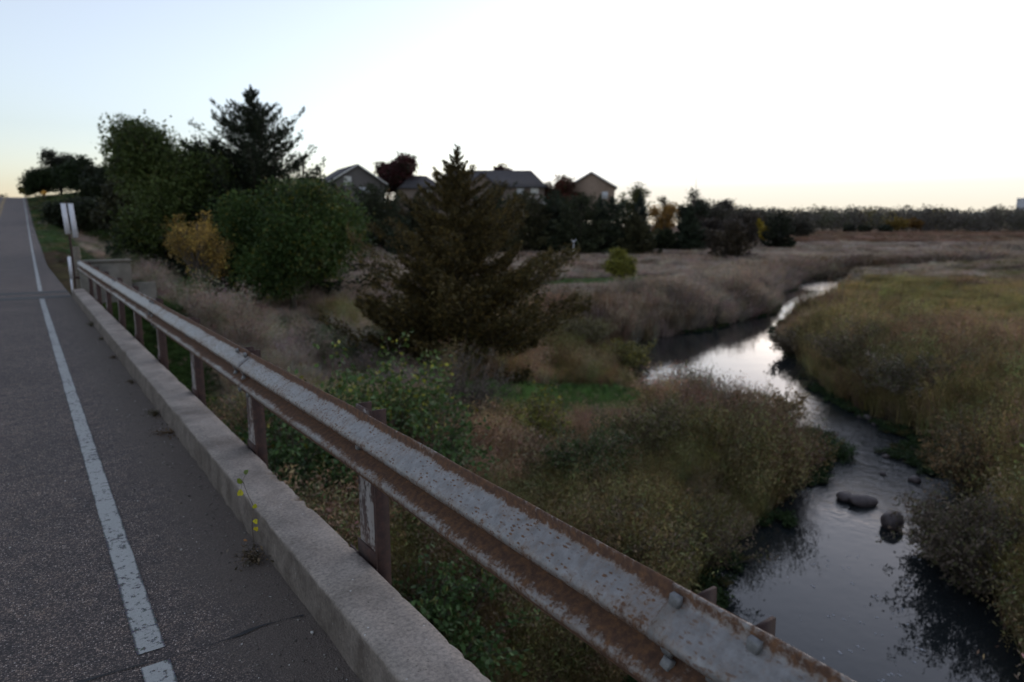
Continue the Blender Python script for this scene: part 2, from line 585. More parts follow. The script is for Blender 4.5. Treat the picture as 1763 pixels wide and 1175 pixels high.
def m_ground():
    m, nt, p, out = new_mat('soil_and_turf')
    P = wpos(nt)
    c = attr(nt, 'tint')
    c = mixc(nt, 1.0, c, ramp(nt, noise(nt, 1.6, 6, 0.7, P), [(0.3, (0.5, 0.5, 0.5)), (0.7, (1.45, 1.4, 1.3))]), 'MULTIPLY')
    c = mixc(nt, 1.0, c, ramp(nt, noise(nt, 14, 5, 0.75, P), [(0.3, (0.6, 0.6, 0.6)), (0.7, (1.35, 1.35, 1.3))]), 'MULTIPLY')
    L(nt, c, p.inputs['Base Color'])
    p.inputs['Roughness'].default_value = 1.0
    p.inputs['Specular IOR Level'].default_value = 0.05
    bump(nt, p, noise(nt, 6, 6, 0.75, P), 1.0, 0.12)
    return m


def m_rock():
    m, nt, p, out = new_mat('wet_boulder_stone')
    P = opos(nt)
    c = ramp(nt, noise(nt, 9, 6, 0.7, P), [(0.3, (0.045, 0.035, 0.035)), (0.55, (0.085, 0.066, 0.062)), (0.8, (0.15, 0.12, 0.11))])
    L(nt, c, p.inputs['Base Color'])
    p.inputs['Roughness'].default_value = 0.65
    bump(nt, p, noise(nt, 10, 5, 0.6, P), 0.3, 0.02)
    return m


def m_siding(name, col, lap=0.18):
    m, nt, p, out = new_mat(name)
    P = opos(nt)
    w = nt.nodes.new('ShaderNodeTexWave')
    w.wave_type, w.bands_direction, w.wave_profile = 'BANDS', 'Z', 'SAW'
    w.inputs['Scale'].default_value = 0.314 / lap
    w.inputs['Distortion'].default_value = 0
    L(nt, P, w.inputs[0])
    c = ramp(nt, noise(nt, 0.8, 4, 0.6, P), [(0.3, tuple(x * 0.88 for x in col)), (0.7, tuple(x * 1.1 for x in col))])
    L(nt, c, p.inputs['Base Color'])
    p.inputs['Roughness'].default_value = 0.75
    bump(nt, p, w.outputs['Fac'], 0.5, 0.02)
    return m


def m_shingle(name, col):
    m, nt, p, out = new_mat(name)
    P = opos(nt)
    b = nt.nodes.new('ShaderNodeTexNoise')
    c = ramp(nt, noise(nt, 3.0, 6, 0.7, P), [(0.3, tuple(x * 0.75 for x in col)), (0.7, tuple(x * 1.2 for x in col))])
    L(nt, c, p.inputs['Base Color'])
    p.inputs['Roughness'].default_value = 0.95
    bump(nt, p, noise(nt, 5, 5, 0.7, P), 0.4, 0.03)
    return m


M_ASPHALT = m_asphalt()
M_WHITE_PAINT = m_paint('white_road_paint', (0.36, 0.365, 0.345))
M_YELLOW_PAINT = m_paint('yellow_road_paint', (0.42, 0.26, 0.05))
M_KERB = m_concrete('kerb_concrete', (0.285, 0.245, 0.212), 0.9)
M_WALL = m_concrete('wing_wall_concrete', (0.17, 0.155, 0.13), 0.25)
M_RAIL_A = m_rail('guardrail_steel_rusted', 1.0)
M_RAIL_B = m_rail('guardrail_steel_less_rusted', 0.72)
M_POST = m_rust('post_rust')
M_POST_FACE = m_rust('post_flaking_paint', (0.22, 0.20, 0.185))
M_BOLT = plain('galvanised_bolt', (0.17, 0.17, 0.17), 0.55, 60, 0.3, metal=0.3)
M_WATER = m_water()
M_GROUND = m_ground()
M_ROCK = m_rock()
M_SIGNWHITE = plain('white_marker_plate', (0.62, 0.62, 0.66), 0.5, 9, 0.12)
M_WOOD = plain('weathered_wood', (0.13, 0.11, 0.085), 0.9, 25, 0.4, 40, 0.5)
M_JOINT = plain('joint_sealant', (0.015, 0.015, 0.016), 0.7, 30, 0.4)
M_FOAM = plain('foam_fleck', (0.36, 0.37, 0.39), 0.8, 10, 0.2)

# ------------------------------------------------------------------ terrain functions
WATER_Z = -3.5
PLAIN_Z = -2.6
CREEK = np.array([  # x, y, half width, riffle
    (-60, 2, 2.2, 0.1), (-25, -3, 2.2, 0.1), (-6, 0.2, 2.2, .05), (2, 1.6, 2.3, 0), (6.5, 3.2, 2.1, 0), (9.0, 4.45, 1.85, 0), (11.3, 5.35, 1.55, .05), (13.2, 6.0, 1.55, .6), (14.9, 6.8, 1.6, 1.0), (16.3, 8.0, 1.6, .8), (17.2, 9.9, 1.7, .3),
    (18.1, 12.7, 2.7, .03), (19.7, 15.3, 3.4, 0), (22.0, 17.5, 3.7, 0), (26.3, 19.7, 2.5, 0), (31.0, 21.6, 1.3, 0), (36.5, 23.4, 1.0, 0), (42, 25.6, 1.8, 0), (47.0, 27.6, 3.0, 0), (53, 31.0, 2.1, .05), (58.5, 34.2, 1.9, .4), (66, 36.5, 1.6, 0), (76, 36.0, 1.6, 0), (90, 31, 1.7, 0), (110, 33, 1.8, 0), (140, 48, 2, 0), (180, 52, 2, 0), (240, 85, 2, 0)], float)


def catmull(P, n=6):
    out = []
    for i in range(len(P) - 1):
        p0, p1, p2, p3 = P[max(i - 1, 0)], P[i], P[i + 1], P[min(i + 2, len(P) - 1)]
        for t in np.arange(n) / n:
            out.append(0.5 * (2 * p1 + (p2 - p0) * t + (2 * p0 - 5 * p1 + 4 * p2 - p3) * t * t + (3 * p1 - p0 - 3 * p2 + p3) * t ** 3))
    out.append(P[-1])
    return np.array(out)


CK = catmull(CREEK, 5)


def creek_sd(x, y):
    """signed distance to the water's edge (negative in the water) and side (+1 = left bank, the houses' side)"""
    x, y = np.asarray(x, float).ravel(), np.asarray(y, float).ravel()
    best = np.full(len(x), 1e9)
    side = np.ones(len(x))
    dist = np.full(len(x), 1e9)
    for a, b in zip(CK[:-1], CK[1:]):
        d = b[:2] - a[:2]
        l2 = d @ d
        t = np.clip(((x - a[0]) * d[0] + (y - a[1]) * d[1]) / l2, 0, 1)
        qx, qy = a[0] + t * d[0] - x, a[1] + t * d[1] - y
        dd = np.hypot(qx, qy)
        hw = a[2] + t * (b[2] - a[2])
        s = dd - hw
        m = dd < dist
        dist = np.where(m, dd, dist)
        best = np.where(m, s, best)
        side = np.where(m, np.sign(d[0] * (-qy) - d[1] * (-qx)), side)
    return best, side


def road_z(y):
    y = np.asarray(y, float)
    return np.interp(y, [-400, 24, 32, 45, 60, 80, 100, 120, 140, 158, 175, 220, 400], [0, 0, .08, .32, .78, 1.75, 3.05, 4.55, 6.05, 6.95, 7.2, 6.6, 4.0])


def edge_x(y):
    return np.interp(np.asarray(y, float), [-400, 19, 28, 55, 100, 140, 400], [.265, .272, .34, .53, .84, 1.05, 2.4])


HILL = np.array([(-60, 62), (12, 66), (40, 80), (75, 92), (115, 108), (190, 140), (330, 210), (700, 380)], float)


def hill_sd(x, y):
    x, y = np.asarray(x, float), np.asarray(y, float)
    yl = np.interp(x, HILL[:, 0], HILL[:, 1])
    return (y - yl) * 0.9


def terrain(x, y, full=False):
    x, y = np.asarray(x, float), np.asarray(y, float)
    sh = x.shape
    x, y = x.ravel(), y.ravel()
    sd, side = creek_sd(x, y)
    base = PLAIN_Z + (vnoise(x, y, 9, 1) - .5) * .5 + (vnoise(x, y, 2.3, 2) - .5) * .22 + (vnoise(x, y, 30, 3) - .5) * .6
    far_rise = sstep(150, 420, np.hypot(x, y)) * 1.5
    base = base + far_rise
    hs = hill_sd(x, y)
    top = 9.6 * sstep(0, 52, hs) * (1 - 0.75 * sstep(85, 190, x)) + 1.2 * sstep(40, 140, hs)
    base = base + top + (vnoise(x, y, 14, 4) - .5) * 1.0 * sstep(0, 25, hs)
    # the left bank is low beside the middle reach
    base = base - .85 * np.exp(-(((x - 15.5) / 4.5) ** 2 + ((y - 14.2) / 5.0) ** 2)) - .3 * sstep(5, 1, sd) * (side > 0) * (x < 40)
    # creek channel
    k = sstep(0.0, 1.5, sd + 0.25 * (vnoise(x, y, 1.4, 5) - .5))
    bed = WATER_Z - 0.35 * sstep(0, -1.2, sd) - 0.02
    g = bed * (1 - k) + np.maximum(base, WATER_Z + .3) * k
    # road embankments, both ends of the bridge
    rz = road_z(y) - 0.06
    for y0, sgn in ((20.3, 1), (-16.0, -1)):
        dx = np.maximum(0, x - 2.3)
        dxl = np.maximum(0, -7.6 - x)
        dy = np.maximum(0, (y0 - y) * sgn) * 1.15
        d = np.hypot(np.hypot(dx, dxl), dy)
        emb = rz - 0.06 * d - d * 0.43 + (vnoise(x, y, 2.0, 6) - .5) * .22 * sstep(0, 2, d)
        w = 1.0
        g = np.where((emb > g), emb, g) if sgn == 1 else np.where(emb > g, emb, g)
        inside = (d <= 0)
        g = np.where(inside, rz, g)
    # shoulder next to the road where the hill is higher than the road
    cut = sstep(2.0, 14.0, x) 
    cl = sstep(-8.0, -20.0, x)
    on = (y > 20.3)
    g = np.where(on, np.minimum(g, rz + np.maximum(cut, cl) * 4.0 + np.maximum(0, x - 14) * .4 + np.maximum(0, -20 - x) * .4), g)
    g = g.reshape(sh)
    if full:
        return g, sd.reshape(sh), side.reshape(sh), hs.reshape(sh)
    return g


def tz(x, y):
    return float(terrain(np.array([x]), np.array([y]))[0])


def at(px, q):
    """ground point under the photograph's column px at depth q metres along the view axis"""
    d = (Fv + Rv * (px - CX) / F_PX + Uv * (CY - HOR) / F_PX) * q
    return float(d[0]), float(d[1])


def top_z(py, q):
    return CAM_H + q * (HOR - py) / F_PX * math.cos(PITCH)


# colour zones ------------------------------------------------------
C_OLIVE, C_GREEN, C_DGREEN = np.array((.160, .138, .056)), np.array((.060, .100, .028)), np.array((.045, .062, .022))
C_TAN, C_BROWN, C_RUST, C_STRAW = np.array((.365, .290, .225)), np.array((.160, .108, .066)), np.array((.24, .140, .088)), np.array((.30, .23, .15))
C_GREY = np.array((.095, .082, .070))


def zone(x, y, sd, side, hs):
    """height of growth, colour a, colour b, share of b, type weights (grass, weed, plume, leafy)"""
    n = len(x)
    r = np.hypot(x, y)
    Ht = np.full(n, .7)
    A = np.tile(C_OLIVE, (n, 1))
    B = np.tile(C_BROWN, (n, 1))
    sh = np.clip(vnoise(x, y, 5, 20) * 1.6 - .3, 0, 1)
    W = np.tile(np.array((.5, .2, .25, .05)), (n, 1))

    def put(m, h=None, a=None, b=None, w=None, s=None):
        if h is not None: Ht[m] = h if np.isscalar(h) else h[m]
        if a is not None: A[m] = a
        if b is not None: B[m] = b
        if w is not None: W[m] = w
        if s is not None: sh[m] = s if np.isscalar(s) else s[m]
    left = side > 0
    d_emb = np.hypot(np.maximum(0, x - 2.3), np.maximum(0, 20.3 - y) * 1.15)
    # right bank meadow
    rt = ~left
    put(rt, .5 + .35 * vnoise(x, y, 4, 21), C_OLIVE * np.array((1.7, 1.62, 1.5)), C_BROWN * 1.8, (.66, .08, .25, .01), np.clip(vnoise(x, y, 5, 20) * 1.5 - .42, 0, 1))
    put(rt & (((x - 37) / 5) ** 2 + ((y - 20.5) / 3) ** 2 < 1), .95)
    put(rt & (sd < 5) & (r < 32), .95 + .4 * vnoise(x, y, 3, 22), C_BROWN * 1.5, C_OLIVE * 1.35, (.35, .2, .44, .01))
    put(rt & (r > 62), .6, C_TAN, C_OLIVE, (.7, .05, .25, 0))
    put(rt & (r > 120), .6, C_TAN * .9, C_BROWN, (.7, .05, .25, 0))
    # left bank: weeds near the bridge
    put(left, .55 + .5 * vnoise(x, y, 3, 23), C_OLIVE * 1.6, C_BROWN * 2.1, (.25, .3, .43, .02))
    put(left & (r < 13) & (sd > 2.5), .6 + .4 * vnoise(x, y, 3, 24), C_DGREEN * 1.9, C_BROWN * 1.8, (.36, .26, .30, .08))
    put(left & (sd < 3.0) & (r < 30), .32 + .40 * vnoise(x, y, 2.5, 25), C_BROWN, C_OLIVE, (.18, .3, .5, .02))
    # dry grass fields and the embankment's side
    fld = left & (r > 33)
    put(fld, .5 + .25 * vnoise(x, y, 6, 26), C_TAN, C_BROWN, (.75, .05, .2, 0), np.clip(vnoise(x, y, 8, 27) - .35, 0, 1))
    put(left & (r > 30) & (sd < 4.5), .9 + .4 * vnoise(x, y, 3, 28), C_TAN * .8, C_BROWN, (.55, .1, .35, 0))
    emb = left & (d_emb < 8.5) & (y > 15)
    put(emb, .42 + .2 * vnoise(x, y, 3, 29), C_TAN, C_GREEN, (.8, .08, .12, 0), np.clip(vnoise(x, y, 3.2, 30) * 1.8 - .75, 0, 1))
    put(left & (y > 20.3) & (d_emb < 1.3), .16, C_GREEN * 1.2, C_OLIVE, (.95, 0, 0, .05))
    put(left & (y > 20.3) & (y < 46) & (x < 1.9), .14, C_BROWN * .8, C_OLIVE, (.7, .2, 0, .1))
    put(left & (x < 3.6) & (y > 13) & (y < 20.3), .13, C_GREEN, C_OLIVE, (1, 0, 0, 0))
    put(left & (((x - 9) / 2.4) ** 2 + ((y - 11) / 2.4) ** 2 < 1), .4)
    # mown / lush green patches
    gp = left & (((x - 35.5 + .4 * (y - 40)) / 8) ** 2 + ((y - 40) / 4.0) ** 2 < 1)
    gp |= left & (((x - 11.3) / 3.4) ** 2 + ((y - 13.7) / 2.9) ** 2 < 1)
    gp |= left & (((x - 46) / 3) ** 2 + ((y - 46) / 2.5) ** 2 < 1)
    gp |= left & (((x - 22) / 1.6) ** 2 + ((y - 52) / 9) ** 2 < 1)
    put(left & (((x - 30) / 7) ** 2 + ((y - 34) / 5.0) ** 2 < 1), .22)
    put(gp, .2, C_GREEN * 1.5, C_GREEN * 1.2, (1, 0, 0, 0))
    # hillside: lawn high up, rough grass below
    hi = hs > 18
    put(hi & (r < 260), .25, C_GREEN * .9, C_OLIVE, (1, 0, 0, 0))
    ff = (r > 190) & (hs < 2)
    put(ff, .8, C_RUST, C_BROWN, (.8, 0, .2, 0), np.clip(vnoise(x, y, 30, 33) * 1.4 - .5, 0, 1))
    return Ht, A, B, sh, W


def lines_of(parts):
    return np.concatenate([np.arange(a, b, s) for a, b, s in parts])


gx = lines_of([(-900, -200, 70), (-200, -40, 16), (-40, -8, 3), (-8, 32, .4), (32, 70, .8), (70, 130, 2.0), (130, 300, 8), (300, 700, 40), (700, 2601, 190)])
gy = lines_of([(-700, -120, 58), (-120, -20, 10), (-20, 0, 1.5), (0, 34, .4), (34, 70, .9), (70, 150, 2.5), (150, 320, 10), (320, 700, 38), (700, 2601, 190)])
GX, GY = np.meshgrid(gx, gy, indexing='xy')
GZ, GSD, GSIDE, GHS = terrain(GX, GY, True)
h_, A_, B_, s_, W_ = zone(GX.ravel(), GY.ravel(), GSD.ravel(), GSIDE.ravel(), GHS.ravel())
gc = (A_ * (1 - s_[:, None]) + B_ * s_[:, None]) * 0.6
gc = np.where((GSD.ravel() < 1.0)[:, None], np.array((.035, .027, .02)), gc)
nx, ny = len(gx), len(gy)
ii, jj = np.meshgrid(np.arange(nx - 1), np.arange(ny - 1), indexing='xy')
k0 = (jj * nx + ii).ravel()
ground = obj('ground', mesh_from('ground', np.stack([GX.ravel(), GY.ravel(), GZ.ravel()], 1), np.stack([k0, k0 + 1, k0 + nx + 1, k0 + nx], 1), True, {'tint': gc}), M_GROUND)
tag(ground, 'valley floor, banks and hillside under the grass', kind='structure')

# water ribbon ------------------------------------------------------
tg = unit(np.gradient(CK[:, :2], axis=0))
nr = np.stack([-tg[:, 1], tg[:, 0]], 1)
cols = np.linspace(-1, 1, 7)
WV = np.concatenate([(np.concatenate([CK[:, :2] + nr * (CK[:, 2:3] + .5) * c, np.full((len(CK), 1), WATER_Z)], 1))[:, None, :] for c in cols], 1)
nk = len(CK)
i_, j_ = np.meshgrid(np.arange(nk - 1), np.arange(6), indexing='ij')
b_ = (i_ * 7 + j_).ravel()
water = obj('creek_water', mesh_from('creek_water', WV.reshape(-1, 3), np.stack([b_, b_ + 7, b_ + 8, b_ + 1], 1), True, {'riffle': np.repeat(np.clip(CK[:, 3], 0, 1), 7)}), M_WATER)
tag(water, 'calm creek winding through the meadow', kind='structure')

# ------------------------------------------------------------------ road and bridge
ry = np.concatenate([np.arange(-60, 20, 4.0), np.arange(20, 180, 2.5), np.arange(180, 400, 10)])


def road_sheet(name, xl, xr, y, dz, mat, parent=None, ncol=2, edge=False):
    xs = np.linspace(0, 1, ncol)
    XL, XR = xl(y), xr(y)
    V = np.concatenate([np.stack([XL + (XR - XL) * t, y, road_z(y) + dz], 1)[:, None, :] for t in xs], 1).reshape(-1, 3)
    a, b = np.meshgrid(np.arange(len(y) - 1), np.arange(ncol - 1), indexing='ij')
    k = (a * ncol + b).ravel()
    at_ = {'edge': np.tile(1 - np.abs(2 * xs - 1), len(y))} if edge else None
    return obj(name, mesh_from(name, V, np.stack([k, k + 1, k + ncol + 1, k + ncol], 1), False, at_), mat, parent)


road = road_sheet('road', lambda y: edge_x(y) - 7.2, lambda y: np.interp(y, [19.6, 20.5, 26, 34, 50, 400], [.90, .90, .86, .78, .95, 3.0]), ry, 0.0, M_ASPHALT)
tag(road, 'grey asphalt road running over the bridge and up the hill', kind='structure')
ey1 = np.concatenate([np.arange(-6, 2.80, .3), [2.80]])
ey2 = np.concatenate([np.arange(2.90, 19.4, .4), [19.6]])
ey3 = np.concatenate([[21.95], np.arange(22, 180, 2.5)])
for yy in (ey1, ey2, ey3):
    road_sheet('white_edge_line', lambda y: edge_x(y) - .052, lambda y: edge_x(y) + .052, yy, .004, M_WHITE_PAINT, road, 5, True)
for off in (-2.72, -2.5):
    road_sheet('yellow_centre_line', lambda y, o=off: edge_x(y) + o - .05, lambda y, o=off: edge_x(y) + o + .05, np.arange(-10, 180, 2.5), .004, M_YELLOW_PAINT, road, 5, True)
for (y0, y1, nm) in ((19.75, 20.35, 'expansion_joint'), (21.25, 21.85, 'expansion_joint')):
    xx = np.linspace(-6.5, .88, 40)
    w0 = (vnoise(xx, xx * 0, .5, 40) - .5) * .06
    V = np.concatenate([np.stack([xx, y0 + w0 + (0.05 * (xx - .9)), xx * 0 + .004], 1), np.stack([xx, y1 + w0 * .4 + (0.05 * (xx - .9)), xx * 0 + .004], 1)])
    k = np.arange(39)
    obj(nm, mesh_from(nm, V, np.stack([k, k + 1, k + 41, k + 40], 1)), M_JOINT, road)
# ragged crack across the lane at the near joint
xx = np.linspace(-1.2, .86, 60)
yc = 2.81 - 0.03 * (xx - .3) + (vnoise(xx, xx * 0, .12, 41) - .5) * .05
wd = np.clip(.004 + .018 * (vnoise(xx, xx * 0, .08, 42) - .35), .0015, .02)
k = np.arange(59)
obj('crack', mesh_from('crack', np.concatenate([np.stack([xx, yc - wd, xx * 0 + .005], 1), np.stack([xx, yc + wd, xx * 0 + .005], 1)]), np.stack([k, k + 1, k + 61, k + 60], 1)), M_JOINT, road)

dxs = np.linspace(1.6, 7.5, 16)
dv = []
for yy in (84.0, 88.5):
    dv.append(np.stack([dxs, np.full(16, yy), np.maximum(terrain(dxs, np.full(16, yy)), road_z(86.0) - .25) + .03], 1))
k = np.arange(15)
M_GRAVEL = plain('pale_gravel', (.26, .24, .22), .95, 30, .3, 60, .5)
tag(obj('gravel_driveway', mesh_from('gravel_driveway', np.concatenate(dv), np.stack([k, k + 1, k + 17, k + 16], 1)), M_GRAVEL), 'pale gravel driveway joining the road below the crest', kind='structure')

bridge = thing('road_bridge', 'old concrete road bridge with a low chipped kerb along its edge', 'bridge', (0, 0, 0))
mb = MB()
mb.box(-7.4, 1.10, -16, 19.6, -.62, -.03)
for gx_ in (-6.2, -4.0, -1.8, .4):
    mb.box(gx_ - .2, gx_ + .2, -15.8, 19.4, -1.35, -.62)
mb.box(-7.4, 1.10, 19.65, 20.25, -4.2, -.06)
mb.box(-7.4, 1.10, -16.6, -16.05, -4.2, -.06)
mb.build('deck', M_WALL, bridge)

# kerb: swept profile with worn, chipped arrises
ys = np.concatenate([np.arange(-3.0, 8.0, .018), np.arange(8.0, 19.601, .05)])
n = len(ys)
lf = (vnoise(ys, ys * 0, 3.5, 50) - .5) * .008
hf = lambda sc, sd_, a: (vnoise(ys, ys * 0 + 3, sc, sd_) - .5) * a
chip_o = np.clip(vnoise(ys, ys * 0, .16, 51) - .72, 0, 1) * .07 * vnoise(ys, ys * 0, .03, 49) + np.clip(vnoise(ys, ys * 0 + 7, .05, 52) - .7, 0, 1) * .04
chip_o += np.exp(-((ys - 4.05) / .17) ** 2) * .06 * np.clip(vnoise(ys, ys * 0, .035, 53) * 1.6 - .4, 0, 1) + np.exp(-((ys - 3.62) / .12) ** 2) * .05 * np.clip(vnoise(ys, ys * 0, .03, 54) * 1.6 - .4, 0, 1)
chip_i = np.clip(vnoise(ys, ys * 0 + 11, .35, 55) - .6, 0, 1) * .07 + np.clip(vnoise(ys, ys * 0 + 19, .08, 56) - .66, 0, 1) * .05
KZ = .200
prof = [(.890 + hf(.12, 57, .016), np.full(n, -.02)),
        (.884 + hf(.09, 58, .018), .045 + hf(.07, 59, .016)),
        (.888 + hf(.07, 60, .014), .095 + hf(.09, 61, .02)),
        (.893 + hf(.06, 62, .010) + chip_i * .8, .150 + hf(.08, 68, .012)),
        (.893 + hf(.05, 69, .006) + chip_i * .5, KZ - .014 - chip_i * .5),
        (.900 + hf(.05, 63, .008) + chip_i, KZ - .002 + hf(.1, 64, .003)),
        (.98 + ys * 0, KZ + hf(.2, 65, .003)),
        (1.08 + ys * 0, KZ + hf(.2, 66, .003)),
        (1.138 + lf - chip_o, KZ - .001 + hf(.1, 67, .003)),
        (1.147 + lf - chip_o * .8, KZ - .010 - chip_o * .4),
        (1.149 + lf - chip_o * .15, KZ - .05 - chip_o * .8),
        (1.149 + lf, np.full(n, -.7))]
V = np.stack([np.stack([p_[0] + ys * 0, ys, p_[1] + ys * 0], 1) for p_ in prof], 1).reshape(-1, 3)
m_ = len(prof)
a_, b_ = np.meshgrid(np.arange(n - 1), np.arange(m_ - 1), indexing='ij')
k = (a_ * m_ + b_).ravel()
F4 = np.stack([k, k + 1, k + m_ + 1, k + m_], 1)[:, ::-1]
end = np.array([[(n - 1) * m_ + i for i in range(m_)]])
obj('kerb', mesh_from('kerb', V, [F4, end], False), M_KERB, bridge)

# stepped wing wall at the far end
mb = MB()
mb.box(1.13, 2.24, 20.05, 20.42, -1.6, .80)
mb.box(1.10, 2.27, 20.02, 20.45, .80, .86)
mb.build('end_post_wall', M_WALL, bridge)
mb = MB()
mb.box(2.243, 2.80, 20.10, 20.40, -1.8, .24)
mb.build('wing_wall_step', M_WALL, bridge)

# ------------------------------------------------------------------ guardrail
rail = thing('guardrail', 'rusty galvanised steel guardrail with steel posts along the bridge kerb', 'guardrail', (0, 0, 0))
RAIL_TOP, RAIL_X = .893, 1.150
pts = np.array([(.000, 0), (.004, -.006), (.004, -.030), (.012, -.038), (.040, -.058), (.068, -.080), (.079, -.092), (.081, -.103), (.074, -.114), (.040, -.132), (.010, -.146), (.003, -.152), (.003, -.164), (.010, -.170), (.040, -.184), (.072, -.203), (.081, -.213), (.079, -.226), (.068, -.238), (.036, -.262), (.012, -.280), (.004, -.288), (.004, -.306), (.000, -.312)])
seg = np.concatenate([[0], np.cumsum(np.hypot(*np.diff(pts, axis=0).T))])
s_prof = seg / seg[-1]


def rail_panel(y0, y1, off, mat, seed):
    yy = np.arange(y0, y1 + .001, .06)
    n_, m2 = len(yy), len(pts)
    wob = (vnoise(yy, yy * 0 + seed * 5, 1.1, 70) - .5) * .008
    dz = (vnoise(yy, yy * 0 + seed * 9, 1.6, 71) - .5) * .008
    lip = (vnoise(yy, yy * 0 + seed, .18, 72) - .5) * .005
    X = RAIL_X - pts[None, :, 0] - off + wob[:, None]
    Z = RAIL_TOP + pts[None, :, 1] + dz[:, None] + np.where(np.arange(m2) < 1, 1, 0)[None, :] * lip[:, None]
    Y = np.repeat(yy[:, None], m2, 1)
    Vf = np.stack([X, Y, Z], 2).reshape(-1, 3)
    Vb = Vf + np.array([.0035, 0, -.001])
    a, b = np.meshgrid(np.arange(n_ - 1), np.arange(m2 - 1), indexing='ij')
    k = (a * m2 + b).ravel()
    q = np.stack([k, k + 1, k + m2 + 1, k + m2], 1)
    nb = len(Vf)
    top = np.arange(n_ - 1) * m2
    qt = np.stack([top, top + m2, top + m2 + nb, top + nb], 1)
    bo = top + m2 - 1
    qb = np.stack([bo, bo + nb, bo + m2 + nb, bo + m2], 1)
    e0 = np.arange(m2 - 1)
    qe = np.stack([e0, e0 + nb, e0 + 1 + nb, e0 + 1], 1)
    e1 = e0 + (n_ - 1) * m2
    qf = np.stack([e1, e1 + 1, e1 + 1 + nb, e1 + nb], 1)
    o = obj('rail_panel', mesh_from('rail_panel', np.concatenate([Vf, Vb]), [np.concatenate([q, q[:, ::-1] + nb, qt, qb, qe, qf])], False, {'s': np.tile(s_prof, 2 * n_)}), mat, rail)
    o.data.polygons.foreach_set('use_smooth', np.concatenate([np.ones(2 * len(q), bool), np.zeros(len(o.data.polygons) - 2 * len(q), bool)]))
    return o


SP = .760
splices = [SP + 3.86 * i for i in range(-1, 6)]
for i in range(len(splices) - 1):
    o = rail_panel(splices[i] - .07, min(splices[i + 1] + .25, 20.02), .004 * (1 if i % 2 == 0 else 0) + .001, M_RAIL_B if i in (0, 3) else M_RAIL_A, i)
# posts: rolled steel I sections
def post_mesh():
    mb = MB()
    fw, dp, t = .081, .075, .009
    mb.box(0, t, -fw, fw, -1.05, .890)
    mb.box(t, dp, -fw, -fw + t, -1.05, .890)
    mb.box(t, dp, fw - t, fw, -1.05, .890)
    me = mb.mesh('post')
    me.materials.append(M_POST)
    me.materials.append(M_POST_FACE)
    for p_ in me.polygons:
        if p_.normal.x < -.9 and p_.center.x < .001: p_.material_index = 1
    return me


def bolt_mesh(r_, h):
    mb = MB()
    n_ = 4
    th = np.arange(n_) * 2 * math.pi / n_ + .785
    ring = lambda x, rr: np.stack([np.full(n_, x), rr * np.cos(th), rr * np.sin(th)], 1)
    Vv = np.concatenate([ring(0, r_), ring(-h * .85, r_ * .97), ring(-h, r_ * .85)])
    k = np.arange(n_)
    q = np.concatenate([np.stack([k, (k + 1) % n_, (k + 1) % n_ + n_, k + n_], 1), np.stack([k, (k + 1) % n_, (k + 1) % n_ + n_, k + n_], 1) + n_])
    mb.add(Vv, [q, np.array([[8, 9, 10, 11]])])
    return mb.mesh('bolt')


PM = post_mesh()
mb = MB()
mb.box(-.010, -.002, -.10, .20, -.016, 0.0)
mb.box(-.008, -.002, -.095, .10, .0, .075)
mb.box(-.009, -.002, -.10, .14, -.2, -.016)
BR = mb.mesh('bracket')
BM = bolt_mesh(.019, .017)
post_y = [SP + .08 + 1.93 * i for i in range(-2, 11)]
post_y = [y for y in post_y if y < 19.9]
lean = np.random.default_rng(3)
for i, y in enumerate(post_y):
    p_ = obj('post', PM, None, rail, (RAIL_X + .012, y, lean.normal() * .006))
    p_.rotation_euler = (lean.normal() * .012, lean.normal() * .006, 0)
    b_ = obj('bracket', BR, M_POST, p_, (.001, 0, .165))
for sy in splices[1:]:
    for dy in (-.02, .185):
        for (dx, z, ry_) in ((.010, -.026, 0.0), (.030, -.1375, -.55), (.030, -.1785, .5), (.008, -.296, 0)):
            o = obj('bolt', BM, M_BOLT, rail, (RAIL_X - dx - .006, sy + dy, RAIL_TOP + z))
            o.rotation_euler = (lean.uniform(-.25, .25), ry_, 0)
for y in post_y:
    o = obj('bolt', BM, M_BOLT, rail, (RAIL_X - .009, y, RAIL_TOP - .158))

# ------------------------------------------------------------------ things at the end of the bridge
def plate(name, x0, x1, y, z0, z1, mat, parent, t=.004, skew=0.0):
    mb = MB()
    V = [(x + skew * (z1 - z), yy, z) for z in (z0, z1) for yy in (y - t, y) for x in (x0, x1)]
    mb.add(V, np.array([[0, 2, 3, 1], [4, 5, 7, 6], [0, 1, 5, 4], [2, 6, 7, 3], [0, 4, 6, 2], [1, 3, 7, 5]]))
    return mb.build(name, mat, parent)


sg = thing('marker_sign', 'pair of narrow white marker plates on a dark post at the bridge end', 'sign', (1.085, 22.0, tz(1.085, 22)))
z0 = tz(1.085, 22)
mb = MB()
mb.add(*tube([(0.03, .03, -.3), (0.005, .03, 1.2), (-.02, .03, 2.34 - z0)], [.03, .03, .028], 6))
mb.build('post', M_POST, sg)
plate('marker_plate', -.135, -.015, 0, 1.50 - z0, 2.30 - z0, M_SIGNWHITE, sg, skew=.05)
plate('marker_plate', .030, .150, 0, 1.40 - z0, 2.30 - z0, M_SIGNWHITE, sg, skew=.05)
dl = thing('delineator', 'low white delineator strip beside the wooden post at the bridge end', 'delineator', (.985, 21.3, tz(.985, 21.3)))
plate('reflector_strip', -.04, .035, 0, .42, .98, M_SIGNWHITE, dl, .006, .02)
plate('base_strip', -.03, .02, .01, -.1, .40, M_SIGNWHITE, dl, .006, .02)
wp = thing('wooden_post', 'weathered grey wooden post leaning beside the white marker plates', 'post', (1.19, 21.6, tz(1.19, 21.6)))
mb = MB()
